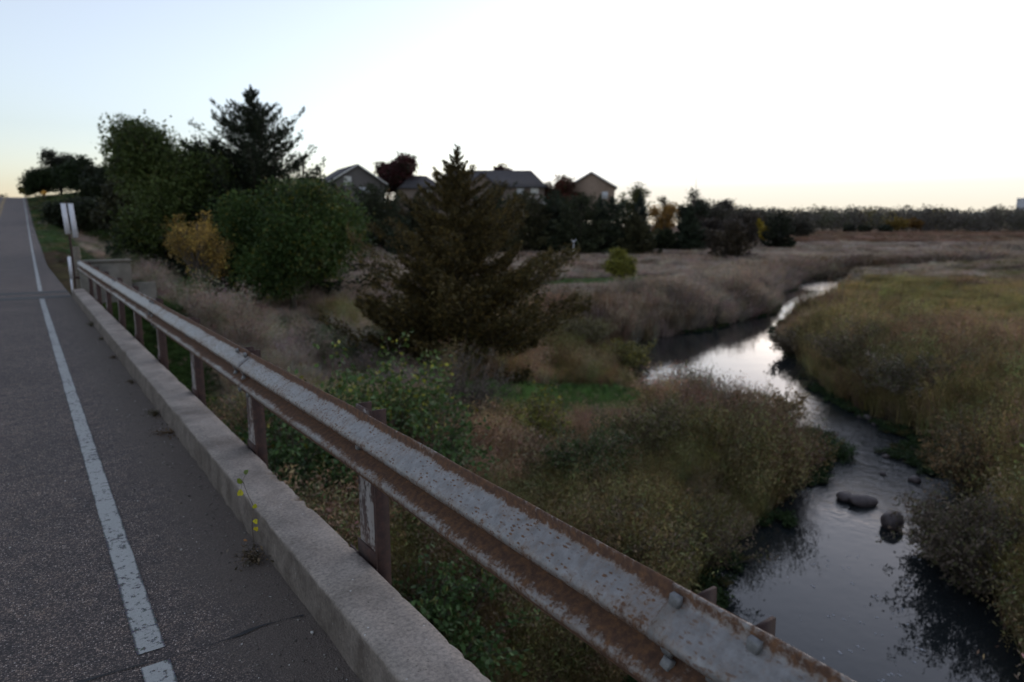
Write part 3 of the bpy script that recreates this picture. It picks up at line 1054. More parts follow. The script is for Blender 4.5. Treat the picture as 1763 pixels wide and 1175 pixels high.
mb.add(*tube([(0, 0, -.3), (0, 0, .6), (-.01, 0, 1.22), (-.01, 0, 1.24)], [.095, .09, .085, .05], 9))
mb.build('shaft', M_WOOD, wp)
mb = MB()
mb.add(*tube([(-.1, -.1, .42), (.12, -.1, .40)], [.03, .03], 6))
mb.build('cable_stub', M_POST, wp)

# far roadside signs
def at_road(px, py, q):
    x, y = at(px, q)
    return x, y, top_z(py, q)


M_YELLOW = plain('yellow_sign_face', (0.55, 0.26, 0.03), 0.5, 9, 0.1)
x, y = at(82, 96)
z = tz(x, y)
ys_ = thing('warning_sign', 'small orange-yellow diamond warning sign against dark roadside trees', 'sign', (x, y, z))
zc = top_z(333, 96) - z
mb = MB()
d_ = .42
mb.add([(0, -.01, zc - d_), (d_, -.01, zc), (0, -.01, zc + d_), (-d_, -.01, zc), (0, .01, zc - d_), (d_, .01, zc), (0, .01, zc + d_), (-d_, .01, zc)], np.array([[0, 1, 2, 3], [7, 6, 5, 4], [0, 4, 5, 1], [1, 5, 6, 2], [2, 6, 7, 3], [3, 7, 4, 0]]))
mb.build('sign_plate', M_YELLOW, ys_)
mb = MB()
mb.add(*tube([(0, .03, -.3), (0, .03, zc + .2)], [.04, .04], 6))
mb.build('post', M_POST, ys_)

# ------------------------------------------------------------------ trees and shrubs
def trunk_path(H, r, bend=.05, k=7):
    t = np.linspace(0, 1, k)
    off = np.cumsum(r.normal(size=(k, 2)) * bend * H / k, axis=0)
    off -= off[0]
    return np.concatenate([off, (t * H)[:, None]], 1)


def tree_root(name, label, cat, x, y, group=None, sink=0.0):
    return thing(name, label, cat, (x, y, tz(x, y) - sink), 0, group)


def deciduous(name, label, px, q, top, wpx, col, seed, clumps=40, leaves=160, size=.16, trunk=.25, var=.25, col2=None, share2=0.0, group=None, cat='tree', flat=.8, base_z=None, wood=M_BARK, ell=1.0, tight=1.0):
    r = np.random.default_rng(seed)
    x, y = at(px, q)
    root = tree_root(name, label, cat, x, y, group)
    zb = root.location.z
    H = top_z(top, q) - zb
    R = wpx / F_PX * q / 2
    zc, hz = H * (trunk + 1) / 2, H * (1 - trunk) / 2
    TP = trunk_path(H * .8, r, .10)
    tb = MB()
    tr = max(.06, H * .022)
    tb.add(*tube(np.concatenate([[[0, 0, -.4]], TP]), np.concatenate([[tr * 1.5], np.linspace(tr * 1.15, tr * .25, len(TP))]), 8))
    crs = R * (.20 + .16 * r.random(clumps)) * tight
    nl = 9
    ga = np.arange(nl) * 2.4 + seed
    lh = np.linspace(-.75, .72, nl)[r.permutation(nl)]
    lr = np.sqrt(np.clip(1 - lh ** 2, .05, 1)) * (.50 + .25 * r.random(nl))
    LC = np.stack([np.cos(ga) * lr, np.sin(ga) * lr, lh * .72], 1)
    LR = .22 + .17 * r.random(nl)
    LC[0], LR[0] = (0, 0, -.05), .52
    li = r.integers(0, nl, clumps)
    u = unit(r.normal(size=(clumps, 3))) * (r.random(clumps) ** .4)[:, None]
    Q3 = LC[li] + u * LR[li][:, None]
    nrm = np.linalg.norm(Q3, axis=1, keepdims=True)
    Q3 = np.where(nrm > .98, Q3 / nrm * .98, Q3)
    C = Q3 * np.stack([R - .6 * crs, R - .6 * crs, hz - .6 * crs], 1) + np.array([0, 0, zc])
    lb = MB()
    PT = []
    TN = []
    DR = []
    for c, cr in zip(C, crs):
        h0 = np.clip(c[2] * (.35 + .3 * r.random()), .05 * H, .78 * H)
        p0 = np.array([np.interp(h0, TP[:, 2], TP[:, i]) for i in range(3)])
        mid = (p0 + c) / 2 + np.array([0, 0, .03 * H * (r.random() - .2)]) + r.normal(size=3) * .012 * H
        rr = tr * (.45 - .25 * h0 / H)
        tb.add(*tube([p0, mid, c], [rr, rr * .6, rr * .15], 5))
        for _ in range(3):
            e = c + np.clip(r.normal(size=3), -1.1, 1.1) * cr * .7 + np.array([0, 0, cr * .2])
            tb.add(*tube([mid * .3 + c * .7, (c + e) / 2, e], [rr * .25, rr * .18, rr * .06], 4))
        n_ = int(leaves * (cr / crs.mean()) ** 2)
        g = np.clip(r.normal(size=(n_, 3)), -1.75, 1.75) * np.array([1, 1, flat]) * cr * .55
        # a few shoots stick out
        sh_ = r.random(n_) < .05
        g[sh_] *= 1.3
        PT.append(c + g)
        base = np.array(col) * np.clip(1 + var * r.normal() * 1.1, .45, 1.9)
        t_ = np.tile(base, (n_, 1)) * (1 + var * r.normal(size=(n_, 1)) * .7)
        if col2 is not None:
            m = r.random(n_) < share2 * (1.7 * r.random())
            t_[m] = np.array(col2) * (1 + .2 * r.normal(size=(m.sum(), 1)))
        TN.append(t_)
        DR.append(unit(g + np.array([0, 0, -.15 * cr])))
    P = np.concatenate(PT)
    T_ = np.clip(np.concatenate(TN), .004, .6)
    V, Q = leaf_quads(P, size * (.7 + .6 * r.random(len(P))), r, .6, np.concatenate(DR), 1.6)
    lb.add(V, Q, np.repeat(T_, 4, 0))
    lb.build('crown', M_LEAF, root)
    tb.build('trunk', wood, root, True)
    return root


def cedar(name, label, px, q, top, wpx, col, seed, branches=130, sprays=60, size=.22, group=None, cat='tree', col2=None, low=.03, power=.85, loose=1.0, skirt=1.0, band=.17, rise=0.0):
    """red cedar: rising, loosely tiered sprays round a tapering trunk, with a ragged leader"""
    r = np.random.default_rng(seed)
    x, y = at(px, q)
    root = tree_root(name, label, cat, x, y, group)
    zb = root.location.z
    H = top_z(top, q) - zb
    R = wpx / F_PX * q / 2
    TP = trunk_path(H, r, .035, 9)
    tr = max(.06, H * .020)
    tb, lb = MB(), MB()
    tb.add(*tube(np.concatenate([[[0, 0, -.4]], TP]), np.concatenate([[tr * 1.5], np.linspace(tr * 1.2, .012, len(TP))]), 7))
    P, D, T_, S = [], [], [], []
    ga = 2.399963
    for i in range(branches):
        t = low + (1 - low) * (i + r.random()) / branches
        t = t ** 1.05
        az = i * ga + r.normal() * .35
        prof = (1 - .5 * float(sstep(.78, .96, t))) * ((1 - t) ** power) * (.62 + .38 * min(1, (t + .04) / .16) ** skirt)
        Lb = R * prof * (1 + .22 * loose * r.normal()) + .03 * R * (.4 + r.random())
        Lb = max(Lb, .02 * R)
        p0 = np.array([np.interp(t * H, TP[:, 2], TP[:, k]) for k in range(3)])
        up = .02 + (.34 + rise) * t + .12 * r.normal() * loose
        dh = np.array([math.cos(az), math.sin(az), 0])
        k = 5
        s = np.linspace(0, 1, k)
        path = p0 + dh * (s * Lb)[:, None] + np.array([0, 0, 1.0]) * (Lb * (up * s + .16 * s ** 2.4 - .08 * np.sin(s * 3.1)))[:, None]
        br = max(.006, tr * .30 * (1 - t))
        tb.add(*tube(path, np.linspace(br, br * .15, k), 4))
        n_ = max(8, int(sprays * (Lb / R) ** .75 * (0.8 + .5 * r.random())))
        u = .12 + .9 * r.random(n_) ** .75
        pt = np.stack([np.interp(u, s, path[:, j]) for j in range(3)], 1)
        wdt = Lb * band * (1.15 - .75 * u)
        side = np.array([-dh[1], dh[0], 0])
        lat = r.normal(size=n_) * wdt
        pt += side * lat[:, None] + np.array([0, 0, 1]) * (r.normal(size=n_) * wdt * .55 + .04 * Lb)[:, None]
        dirs = dh * (.85 - .4 * t) + side * np.sign(lat)[:, None] * .45 + np.array([0, 0, .35 + .6 * t])
        P.append(pt)
        D.append(dirs)
        b_ = np.array(col) * (1 + .22 * r.normal())
        tt = np.tile(b_, (n_, 1)) * (1 + .3 * r.normal(size=(n_, 1)))
        if col2 is not None:
            m = r.random(n_) < .35
            tt[m] = np.array(col2) * (1 + .25 * r.normal(size=(m.sum(), 1)))
        T_.append(tt)
        S.append(size * (.6 + .8 * r.random(n_)) * (.5 + .65 * (1 - t)))
    V, Q = leaf_quads(np.concatenate(P), np.concatenate(S), r, .34, np.concatenate(D), .8)
    lb.add(V, Q, np.repeat(np.clip(np.concatenate(T_), .003, .5), 4, 0))
    lb.build('crown', M_NEEDLE, root)
    tb.build('trunk', M_BARK, root, True)
    return root


def shrub(name, label, x, y, H, R, col, seed, stems=26, leaves=60, size=.07, col2=None, share2=.3, group=None, cat='shrub', upright=.6, twiggy=0.0, wood=None, zoff=0.0, aspect=.6):
    r = np.random.default_rng(seed)
    root = tree_root(name, label, cat, x, y, group, .05 - zoff)
    tb, lb = MB(), MB()
    P, T_, D = [], [], []
    for i in range(stems):
        az = r.random() * 6.283
        out = R * math.sqrt(r.random()) * 1.05
        h = H * (.55 + .5 * r.random()) * (1 - .35 * (out / R) ** 2)
        dh = np.array([math.cos(az), math.sin(az), 0])
        s = np.linspace(0, 1, 6)
        path = dh * (out * (.12 + .88 * s ** (1 + upright)))[:, None] + np.array([0, 0, 1]) * (h * s)[:, None] + np.cumsum(r.normal(size=(6, 3)) * .02 * H, axis=0)
        tb.add(*tube(path, np.linspace(.011, .003, 6) * (H / 1.5) ** .5, 4))
        nb = 4 + int(8 * twiggy)
        ends = [path]
        for b in range(nb):
            u = .3 + .65 * r.random()
            p0 = np.array([np.interp(u, s, path[:, j]) for j in range(3)])
            d = unit(np.array([dh[0], dh[1], 0]) * .5 + r.normal(size=3) * np.array([.8, .8, .4]) + np.array([0, 0, .7]))
            l_ = H * (.12 + .22 * r.random())
            pp = p0 + d * (np.linspace(0, 1, 3) * l_)[:, None]
            tb.add(*tube(pp, [.005, .0035, .0015], 3))
            ends.append(pp)
        for pp in ends:
            n_ = int(leaves / (nb + 1) * (.6 + .8 * r.random()))
            u = r.random(n_) ** .6
            k = np.linspace(0, 1, len(pp))
            q_ = np.stack([np.interp(u, k, pp[:, j]) for j in range(3)], 1)
            P.append(q_ + r.normal(size=(n_, 3)) * size * .8)
            D.append(np.tile(dh * .4 + np.array([0, 0, -.1]), (n_, 1)))
            b_ = np.array(col) * (1 + .18 * r.normal())
            tt = np.tile(b_, (n_, 1)) * (1 + .25 * r.normal(size=(n_, 1)))
            if col2 is not None:
                m = r.random(n_) < share2
                tt[m] = np.array(col2) * (1 + .25 * r.normal(size=(m.sum(), 1)))
            T_.append(tt)
    P = np.concatenate(P)
    V, Q = leaf_quads(P, size * (.6 + .7 * r.random(len(P))), r, aspect, np.concatenate(D), 2.0)
    lb.add(V, Q, np.repeat(np.clip(np.concatenate(T_), .004, .6), 4, 0))
    lb.build('foliage', M_LEAF, root)
    tb.build('stems', wood or M_TWIG, root, True)
    return root


G_DARK, G_MID, G_CEDAR = (.022, .034, .012), (.038, .056, .016), (.026, .022, .010)
YEL, GOLD, RED = (.20, .15, .02), (.21, .13, .028), (.085, .022, .020)

# big group left of centre, below the road embankment
deciduous('broadleaf_tree', 'tall green broadleaf tree with feathery top left of the dark cedar', 289, 36, 178, 244, (.060, .082, .022), 21, 170, 520, .155, .04, .3, (.09, .085, .02), .10)
cedar('cedar_tree', 'tall near-black cedar with a ragged spiky top rising behind the broadleaf trees', 440, 38, 160, 320, (.017, .023, .012), 22, 360, 300, .27, col2=(.024, .032, .014), low=.02, power=.78, band=.16, rise=.12, loose=1.2)
deciduous('broadleaf_tree', 'dark green tree filling the gap below the spiky cedar, behind the golden sapling', 386, 38, 222, 205, (.036, .052, .016), 27, 140, 460, .13, .0, .3)
deciduous('broadleaf_tree', 'spreading green tree with scattered yellow leaves below the spiky dark cedar', 497, 33.5, 276, 262, (.056, .092, .025), 23, 170, 520, .14, .0, .3, (.13, .12, .02), .12)
deciduous('sapling', 'small golden-brown sapling on the bank in front of the big green trees', 337, 26.5, 345, 124, (.34, .22, .052), 24, 60, 95, .08, .14, .35, (.16, .11, .035), .4, wood=M_TWIG, tight=.85)
deciduous('bare_tree', 'thin leafless tree showing above the trees beside the dark-roofed house', 517, 43, 218, 84, (.10, .085, .06), 25, 26, 3, .08, .3, wood=M_TWIG)
# the near cedar in the middle
cedar('cedar_tree', 'broad bronze-brown cedar standing alone in the middle, nearest of the conifers', 785, 21.0, 256, 345, (.062, .049, .018), 26, 290, 600, .15, col2=(.110, .076, .024), low=.01, power=.88, loose=1.4, skirt=.4, band=.125, rise=.1)

# dark roadside trees by the crest of the road
for (px, q, top, w, c, sd_, lab) in (
        (112, 118, 252, 66, (.030, .034, .022), 31, 'tallest grey-green roadside tree near the crest of the road'),
        (82, 112, 284, 56, G_DARK, 32, 'dark roadside tree nearest the road crest, behind the yellow warning sign'),
        (150, 95, 268, 72, G_DARK, 33, 'dark roadside tree right of the tallest grey-green one'),
        (186, 78, 262, 84, (.026, .034, .014), 34, 'dark roadside tree touching the left edge of the tall green tree'),
        (222, 62, 290, 90, (.036, .036, .018), 35, 'low brownish roadside tree in front of the dark roadside row'),
        (140, 70, 330, 92, (.024, .030, .014), 36, 'low dark roadside thicket tree behind the white marker plates')):
    deciduous('roadside_tree', lab, px, q, top, w * 1.2, c, sd_, 70, 220, .32, .02, group='trees along the road up the hill')
deciduous('roadside_tree', 'small yellow roadside tree at the crest of the road', 52, 140, 318, 26, (.12, .10, .02), 37, 20, 70, .35, .1, group='trees along the road up the hill')
deciduous('roadside_tree', 'dark tree top beyond the crest left of the road', -14, 190, 322, 60, (.028, .034, .02), 38, 26, 90, .45, .05, group='trees along the road up the hill')

# houses' gardens and the hillside row
deciduous('autumn_tree', 'golden-orange tree below the dark-roofed house', 565, 104, 298, 96, (.15, .10, .018), 41, 40, 110, .34, .12)
deciduous('autumn_tree', 'deep red maple between the dark-roofed house and the long house', 693, 138, 258, 84, (.070, .022, .022), 42, 80, 260, .5, .10, .35, (.03, .03, .014), .2)
deciduous('autumn_tree', 'small dark red tree behind the long grey roof', 857, 160, 272, 66, (.060, .022, .020), 43, 60, 200, .5, .1)
deciduous('autumn_tree', 'reddish tree between the long house and the tan gable house', 966, 128, 287, 74, (.095, .032, .022), 44, 60, 180, .45, .1, .35, (.04, .05, .014), .3)
deciduous('autumn_tree', 'thin brown tree left of the reddish tree beside the long house', 942, 140, 293, 34, (.07, .055, .035), 45, 20, 50, .34, .1)
deciduous('autumn_tree', 'olive tree behind the tan gable house', 1090, 165, 304, 72, (.055, .058, .016), 46, 34, 110, .48, .1)
deciduous('autumn_tree', 'orange tree right of the tan gable house', 1143, 112, 332, 58, (.24, .13, .03), 47, 30, 90, .36, .08)
deciduous('autumn_tree', 'round thin-leaved tree behind the orange tree', 1143, 150, 319, 46, (.085, .065, .035), 48, 22, 40, .36, .2)
deciduous('autumn_tree', 'dark round-topped tree right of the orange tree', 1188, 142, 313, 66, (.026, .032, .018), 49, 34, 120, .42, .1)
deciduous('autumn_tree', 'small orange-brown sapling at the foot of the dark conifers', 1103, 100, 388, 22, (.13, .065, .022), 50, 14, 40, .26, .1)
deciduous('autumn_tree', 'orange-leaved bush under the red maple', 668, 118, 318, 16, (.15, .065, .02), 51, 12, 40, .3, .05)
deciduous('autumn_tree', 'tan bush beside the red maple above the lawn', 688, 112, 310, 40, (.085, .065, .03), 52, 20, 60, .3, .05)
row = [(640, 98, 318, 92, 'rounded dark cedar below the dark-roofed house, leftmost of the hillside row'),
       (722, 108, 330, 60, 'slim dark conifer left of the near bronze cedar top'),
       (690, 92, 372, 40, 'small dark conifer at the foot of the lawn gap'),
       (852, 108, 318, 80, 'dark conifer right of the bronze cedar top, in front of the long roof'),
       (905, 100, 330, 84, 'dark conifer under the right end of the long roof'),
       (955, 102, 328, 70, 'tallest dark conifer below the reddish tree'),
       (1000, 97, 334, 92, 'broad dark conifer under the left side of the tan gable house'),
       (1032, 112, 336, 36, 'narrow blue-green spruce in front of the tan gable wall'),
       (1052, 100, 340, 76, 'dark conifer under the right side of the tan gable house'),
       (1100, 114, 330, 34, 'blue-green spruce right of the tan gable house'),
       (1092, 98, 366, 60, 'short dark conifer at the right end of the dark row'),
       (1186, 108, 352, 40, 'dark conifer below the dark round-topped tree'),
       (1148, 108, 394, 40, 'low dark conifer below the orange tree')]
for i, (px, q, top, w, lab) in enumerate(row):
    c = (.030, .042, .032) if 'blue' in lab else [(.038, .044, .022), (.052, .050, .024), (.034, .044, .026)][i % 3]
    cedar('conifer', lab, px, q, top, w * 1.4, c, 60 + i, 120, 110, .60, group='dark conifers on the hillside', power=.55 if w > 60 else .75, low=.0)
cedar('cedar_tree', 'small brown cedar alone in the dry grass, right of centre', 1265, 84, 384, 72, (.036, .026, .014), 80, 80, 46, .5, power=.5)
deciduous('autumn_tree', 'bright yellow tree at the end of the hillside wood', 1313, 138, 369, 28, (.26, .19, .02), 81, 20, 70, .38, .05)
cedar('cedar_tree', 'round dark cedar right of the bright yellow tree', 1340, 132, 371, 58, (.018, .022, .012), 82, 90, 46, .7, power=.45)
for i, (px, q, top, w, c, lab) in enumerate((
        (1222, 150, 341, 60, (.040, .036, .026), 'grey-brown tree left of the bare twigs on the hillside wood'),
        (1262, 160, 346, 66, (.044, .038, .028), 'grey-brown tree in the middle of the hillside wood'),
        (1296, 168, 352, 56, (.034, .034, .022), 'grey-green tree behind the bright yellow tree'),
        (1240, 125, 368, 60, (.046, .036, .028), 'low brown thicket tree above the small brown cedar'),
        (1330, 185, 358, 50, (.042, .040, .028), 'last grey tree of the hillside wood before the far treeline'),
        (1208, 165, 333, 50, (.036, .036, .026), 'grey-green tree just right of the dark round-topped tree'),
        (1282, 150, 356, 52, (.050, .040, .030), 'brown tree left of the bright yellow tree'),
        (1250, 175, 338, 46, (.046, .040, .032), 'thin brown tree rising highest in the middle of the hillside wood'),
        (1372, 200, 366, 46, (.044, .040, .030), 'low brown tree right of the round dark cedar'),
        (1215, 116, 388, 44, (.055, .044, .032), 'low brown brush below the hillside wood, left of the small brown cedar'))):
    deciduous('hillside_tree', lab, px, q, top, w * 1.6, tuple(v * 1.4 for v in c), 90 + i, 60, 150, .44, .02, group='trees of the hillside wood')
deciduous('bush', 'round yellow-green bush by the green strip in the dry field', 1070, 47, 424, 66, (.21, .20, .035), 100, 40, 160, .14, .08, .3, (.07, .07, .02), .3, cat='shrub')

# shrubs on the banks -------------------------------------------------
def sh_at(px, q):
    return at(px, q)


shrub_list = [
    # name label px q H R col seed kwargs
    ('leafy_shrub', 'glossy dark green leafy shrub behind the guardrail post nearest the yellow seedling', 545, 9.6, 2.3, 1.3, (.055, .090, .028), 201, dict(stems=34, leaves=130, size=.095, col2=(.20, .19, .035), share2=.08)),
    ('leafy_shrub', 'green leafy shrub with yellow shoots below the bronze cedar', 668, 11.6, 2.35, 1.2, (.062, .098, .027), 202, dict(stems=32, leaves=120, size=.095, col2=(.24, .23, .035), share2=.14)),
    ('leafy_shrub', 'low dark leafy shrub seen under the rail beside the kerb', 455, 8.6, 2.0, 1.0, (.042, .075, .024), 203, dict(stems=28, leaves=110, size=.08)),
    ('leafy_shrub', 'dark leafy shrub at the bottom beneath the rail, nearest the camera', 730, 6.2, 1.25, .9, (.050, .088, .028), 204, dict(stems=26, leaves=110, size=.07, col2=(.10, .10, .03), share2=.08)),
    ('leafy_shrub', 'leafy shrub behind the top of the second rail post', 735, 9.4, 1.9, .85, (.050, .085, .026), 205, dict(stems=24, leaves=110, size=.08)),
    ('twiggy_shrub', 'grey-brown twiggy shrub in front of the bronze cedar', 800, 14.2, 1.75, 1.15, (.085, .068, .056), 206, dict(stems=44, leaves=70, size=.05, twiggy=1.0)),
    ('twiggy_shrub', 'purplish twiggy thicket left of the bronze cedar', 560, 21.0, 1.4, 2.1, (.070, .056, .046), 207, dict(stems=60, leaves=70, size=.07, twiggy=1.0)),
    ('weed_shrub', 'small yellow-green shrub beside the lush grass hollow', 925, 12.6, 1.35, .7, (.085, .085, .022), 208, dict(stems=22, leaves=80, size=.06, col2=(.16, .14, .02), share2=.2)),
    ('weed_shrub', 'orange-brown bush on the left bank above the riffle', 1345, 15.4, 1.1, 1.1, (.115, .072, .026), 209, dict(stems=60, leaves=90, size=.055, col2=(.065, .055, .022), share2=.4)),
    ('weed_shrub', 'second orange-brown bush right of the first on the left bank', 1410, 14.3, .95, .8, (.098, .070, .026), 210, dict(stems=46, leaves=80, size=.05, col2=(.055, .060, .02), share2=.4)),
    ('weed_shrub', 'dark green bush overhanging the riffle', 1470, 14.8, .75, .65, (.024, .042, .014), 211, dict(stems=30, leaves=80, size=.055)),
    ('weed_shrub', 'orange-tinted tall bush at the right edge beside the boulders', 1722, 12.6, 1.75, .95, (.120, .074, .034), 212, dict(stems=60, leaves=90, size=.05, col2=(.06, .055, .025), share2=.4)),
    ('weed_shrub', 'brown bush hanging over the pool on the right bank', 1690, 10.0, 1.25, .8, (.080, .060, .042), 213, dict(stems=60, leaves=90, size=.05, col2=(.045, .045, .02), share2=.3)),
    ('weed_shrub', 'brown thicket in the lower right corner above the dark water', 1755, 9.0, 1.5, 1.1, (.072, .055, .040), 214, dict(stems=60, leaves=90, size=.05, col2=(.05, .048, .02), share2=.4)),
    ('weed_shrub', 'tall brown thicket on the right bank across from the orange bushes', 1490, 21.0, 1.5, 1.5, (.088, .064, .040), 215, dict(stems=60, leaves=80, size=.07, col2=(.065, .06, .024), share2=.4)),
    ('weed_shrub', 'grey-brown thicket on the right bank behind the orange-tinted bush', 1600, 17.5, 1.5, 1.4, (.078, .062, .044), 216, dict(stems=60, leaves=80, size=.06, col2=(.05, .05, .02), share2=.4)),
    ('weed_shrub', 'dark brown reeds at the tip of the right bank by the pool', 1385, 27.0, 1.25, 1.2, (.070, .054, .034), 217, dict(stems=60, leaves=70, size=.08)),
    ('weed_shrub', 'olive shrub at the edge of the bronze cedar beside the dry field', 1010, 27.0, 1.4, 1.5, (.075, .070, .028), 218, dict(stems=50, leaves=80, size=.08, col2=(.10, .08, .05), share2=.4)),
    ('weed_shrub', 'olive-yellow shrub left of the pool reeds', 1085, 25.0, 1.3, 1.2, (.085, .078, .026), 219, dict(stems=46, leaves=80, size=.08, col2=(.15, .12, .02), share2=.15)),
    ('weed_shrub', 'olive weed clump in the middle of the weedy bank', 1130, 12.4, 1.25, .9, (.070, .070, .024), 220, dict(stems=46, leaves=90, size=.05, col2=(.10, .075, .045), share2=.35)),
    ('weed_shrub', 'pale brown weed clump between the rail and the pool', 1100, 8.6, 1.15, .9, (.105, .076, .052), 221, dict(stems=56, leaves=90, size=.04, col2=(.05, .05, .02), share2=.3)),
    ('weed_shrub', 'brown weed clump on the pool edge left of the floating weed', 1235, 9.6, 1.15, .8, (.085, .060, .036), 222, dict(stems=50, leaves=90, size=.04, col2=(.07, .07, .024), share2=.35)),
    ('weed_shrub', 'dark green weed clump in the middle of the weedy bank', 1010, 11.0, 1.2, 1.0, (.035, .050, .018), 223, dict(stems=46, leaves=90, size=.055, col2=(.09, .07, .04), share2=.3)),
    ('weed_shrub', 'reddish weed clump on the far edge of the weedy bank by the bright water', 1205, 16.4, .6, .8, (.075, .045, .032), 224, dict(stems=50, leaves=70, size=.05)),
]
for (nm, lab, px, q, H, R, c, sd_, kw) in shrub_list:
    x, y = at(px, q)
    g_ = {'weed_shrub': 1.9, 'twiggy_shrub': 1.5, 'leafy_shrub': 1.4}[nm]
    c = tuple(v * g_ for v in c)
    if 'col2' in kw: kw['col2'] = tuple(v * g_ for v in kw['col2'])
    if nm == 'weed_shrub': kw['leaves'] = int(kw['leaves'] * 1.5)
    shrub(nm, lab, x, y, H, R, c, sd_, group='shrubs and weed clumps on the creek banks', **kw)

# ------------------------------------------------------------------ ground cover (nobody could count it)
def tuft_sources():
    src = bpy.data.collections.new('tuft_sources')
    r = np.random.default_rng(5)

    def blade(mb, base, d, h, w, lean, tint):
        side = unit(np.cross(d, [0, 0, 1.0]))
        p1 = base + np.array([0, 0, h * .55]) + d * lean * h * .35
        p2 = base + np.array([0, 0, h * (1 - .25 * lean)]) + d * lean * h
        V = [base - side * w, base + side * w, p1 + side * w * .75, p1 - side * w * .75, p2]
        mb.add(V, [np.array([[0, 1, 2, 3]]), np.array([[3, 2, 4]])], tint)

    meshes = []
    for v in range(10):
        mb = MB()
        kind = v // 2
        if kind == 0:       # arching grass
            for i in range(46):
                az = r.random() * 6.283
                d = np.array([math.cos(az), math.sin(az), 0])
                b = d * r.random() * .22
                b = b + np.array([r.normal() * .05, r.normal() * .05, -.04])
                t = .75 + .5 * r.random()
                blade(mb, b, d, .55 + .5 * r.random(), .006 + .006 * r.random(), .15 + .55 * r.random(), (t, t * (.95 + .1 * r.random()), t))
        elif kind == 1:     # branching weed with small leaves
            for i in range(7):
                az = r.random() * 6.283
                d = np.array([math.cos(az), math.sin(az), 0])
                top = d * (.10 + .2 * r.random()) + np.array([0, 0, .7 + .35 * r.random()])
                b = d * .05 * r.random() + np.array([0, 0, -.04])
                blade(mb, b, d, top[2], .004, .25, (.8, .75, .75))
                n_ = 34
                u = .15 + .85 * r.random(n_)
                P = b + (top - b) * u[:, None] + r.normal(size=(n_, 3)) * np.array([.07, .07, .04])
                V, Q = leaf_quads(P, .032 + .035 * r.random(n_), r, .38)
                t = (.7 + .6 * r.random(n_))[:, None] * np.ones(3)
                mb.add(V, Q, np.repeat(t, 4, 0))
        elif kind == 2:     # feathery seed plumes
            for i in range(11):
                az = r.random() * 6.283
                d = np.array([math.cos(az), math.sin(az), 0])
                b = d * .14 * r.random() + np.array([0, 0, -.04])
                h = .7 + .35 * r.random()
                ln = .1 + .35 * r.random()
                blade(mb, b, d, h, .0045, ln, (.8, .75, .7))
                tip = b + np.array([0, 0, h * (1 - .25 * ln)]) + d * ln * h
                n_ = 26
                u = r.random(n_)
                P = tip - np.array([0, 0, 1.0]) * (u * .32)[:, None] - d * (u * .1)[:, None] + r.normal(size=(n_, 3)) * .035
                V, Q = leaf_quads(P, .025 + .035 * r.random(n_), r, .3, np.tile([0, 0, 1.0], (n_, 1)), 1.2)
                t = (.85 + .6 * r.random(n_))[:, None] * np.array((1.12, 1.0, .9))
                mb.add(V, Q, np.repeat(t, 4, 0))
        elif kind == 4:     # tangled bushy weed
            for i in range(22):
                az = r.random() * 6.283
                d = np.array([math.cos(az), math.sin(az), 0])
                o_ = .42 * math.sqrt(r.random())
                h = (.65 + .4 * r.random()) * (1 - .9 * o_ * o_)
                b = d * .08 * r.random() + np.array([0, 0, -.04])
                top = d * o_ + np.array([0, 0, h])
                V, Q = tube([b, (b + top) / 2 + np.array([0, 0, .08]), top], [.006, .004, .002], 3)
                mb.add(V, Q, (.7, .62, .6))
                n_ = 60
                u = .25 + .8 * r.random(n_)
                P = b + (top - b) * u[:, None] + r.normal(size=(n_, 3)) * np.array([.075, .075, .06])
                V, Q = leaf_quads(P, .025 + .035 * r.random(n_), r, .22, np.tile([0, 0, 1.0], (n_, 1)), 2.2)
                t = (.55 + .9 * r.random(n_))[:, None] * (1 + .12 * r.normal(size=(n_, 3)))
                mb.add(V, Q, np.repeat(np.clip(t, .2, 2), 4, 0))
        else:               # leafy ground plants
            for i in range(12):
                az = r.random() * 6.283
                d = np.array([math.cos(az), math.sin(az), 0])
                n_ = 8
                u = r.random(n_)
                P = d * (u * .3)[:, None] + np.array([0, 0, 1.0]) * (.15 + .6 * u * r.random())[:, None] + r.normal(size=(n_, 3)) * .06
                V, Q = leaf_quads(P, .10 + .08 * r.random(n_), r, .7)
                t = (.7 + .6 * r.random(n_))[:, None] * np.ones(3)
                mb.add(V, Q, np.repeat(t, 4, 0))
        V = np.concatenate(mb.V)
        me = mesh_from('tuft', V, [np.concatenate(q) for q in mb.F.values()], False, {'tint2': np.concatenate(mb.A)})
        me.materials.append(M_TUFT)
        o = bpy.data.objects.new('tuft_%d' % v, me)
        src.objects.link(o)
    return src


SRC = tuft_sources()


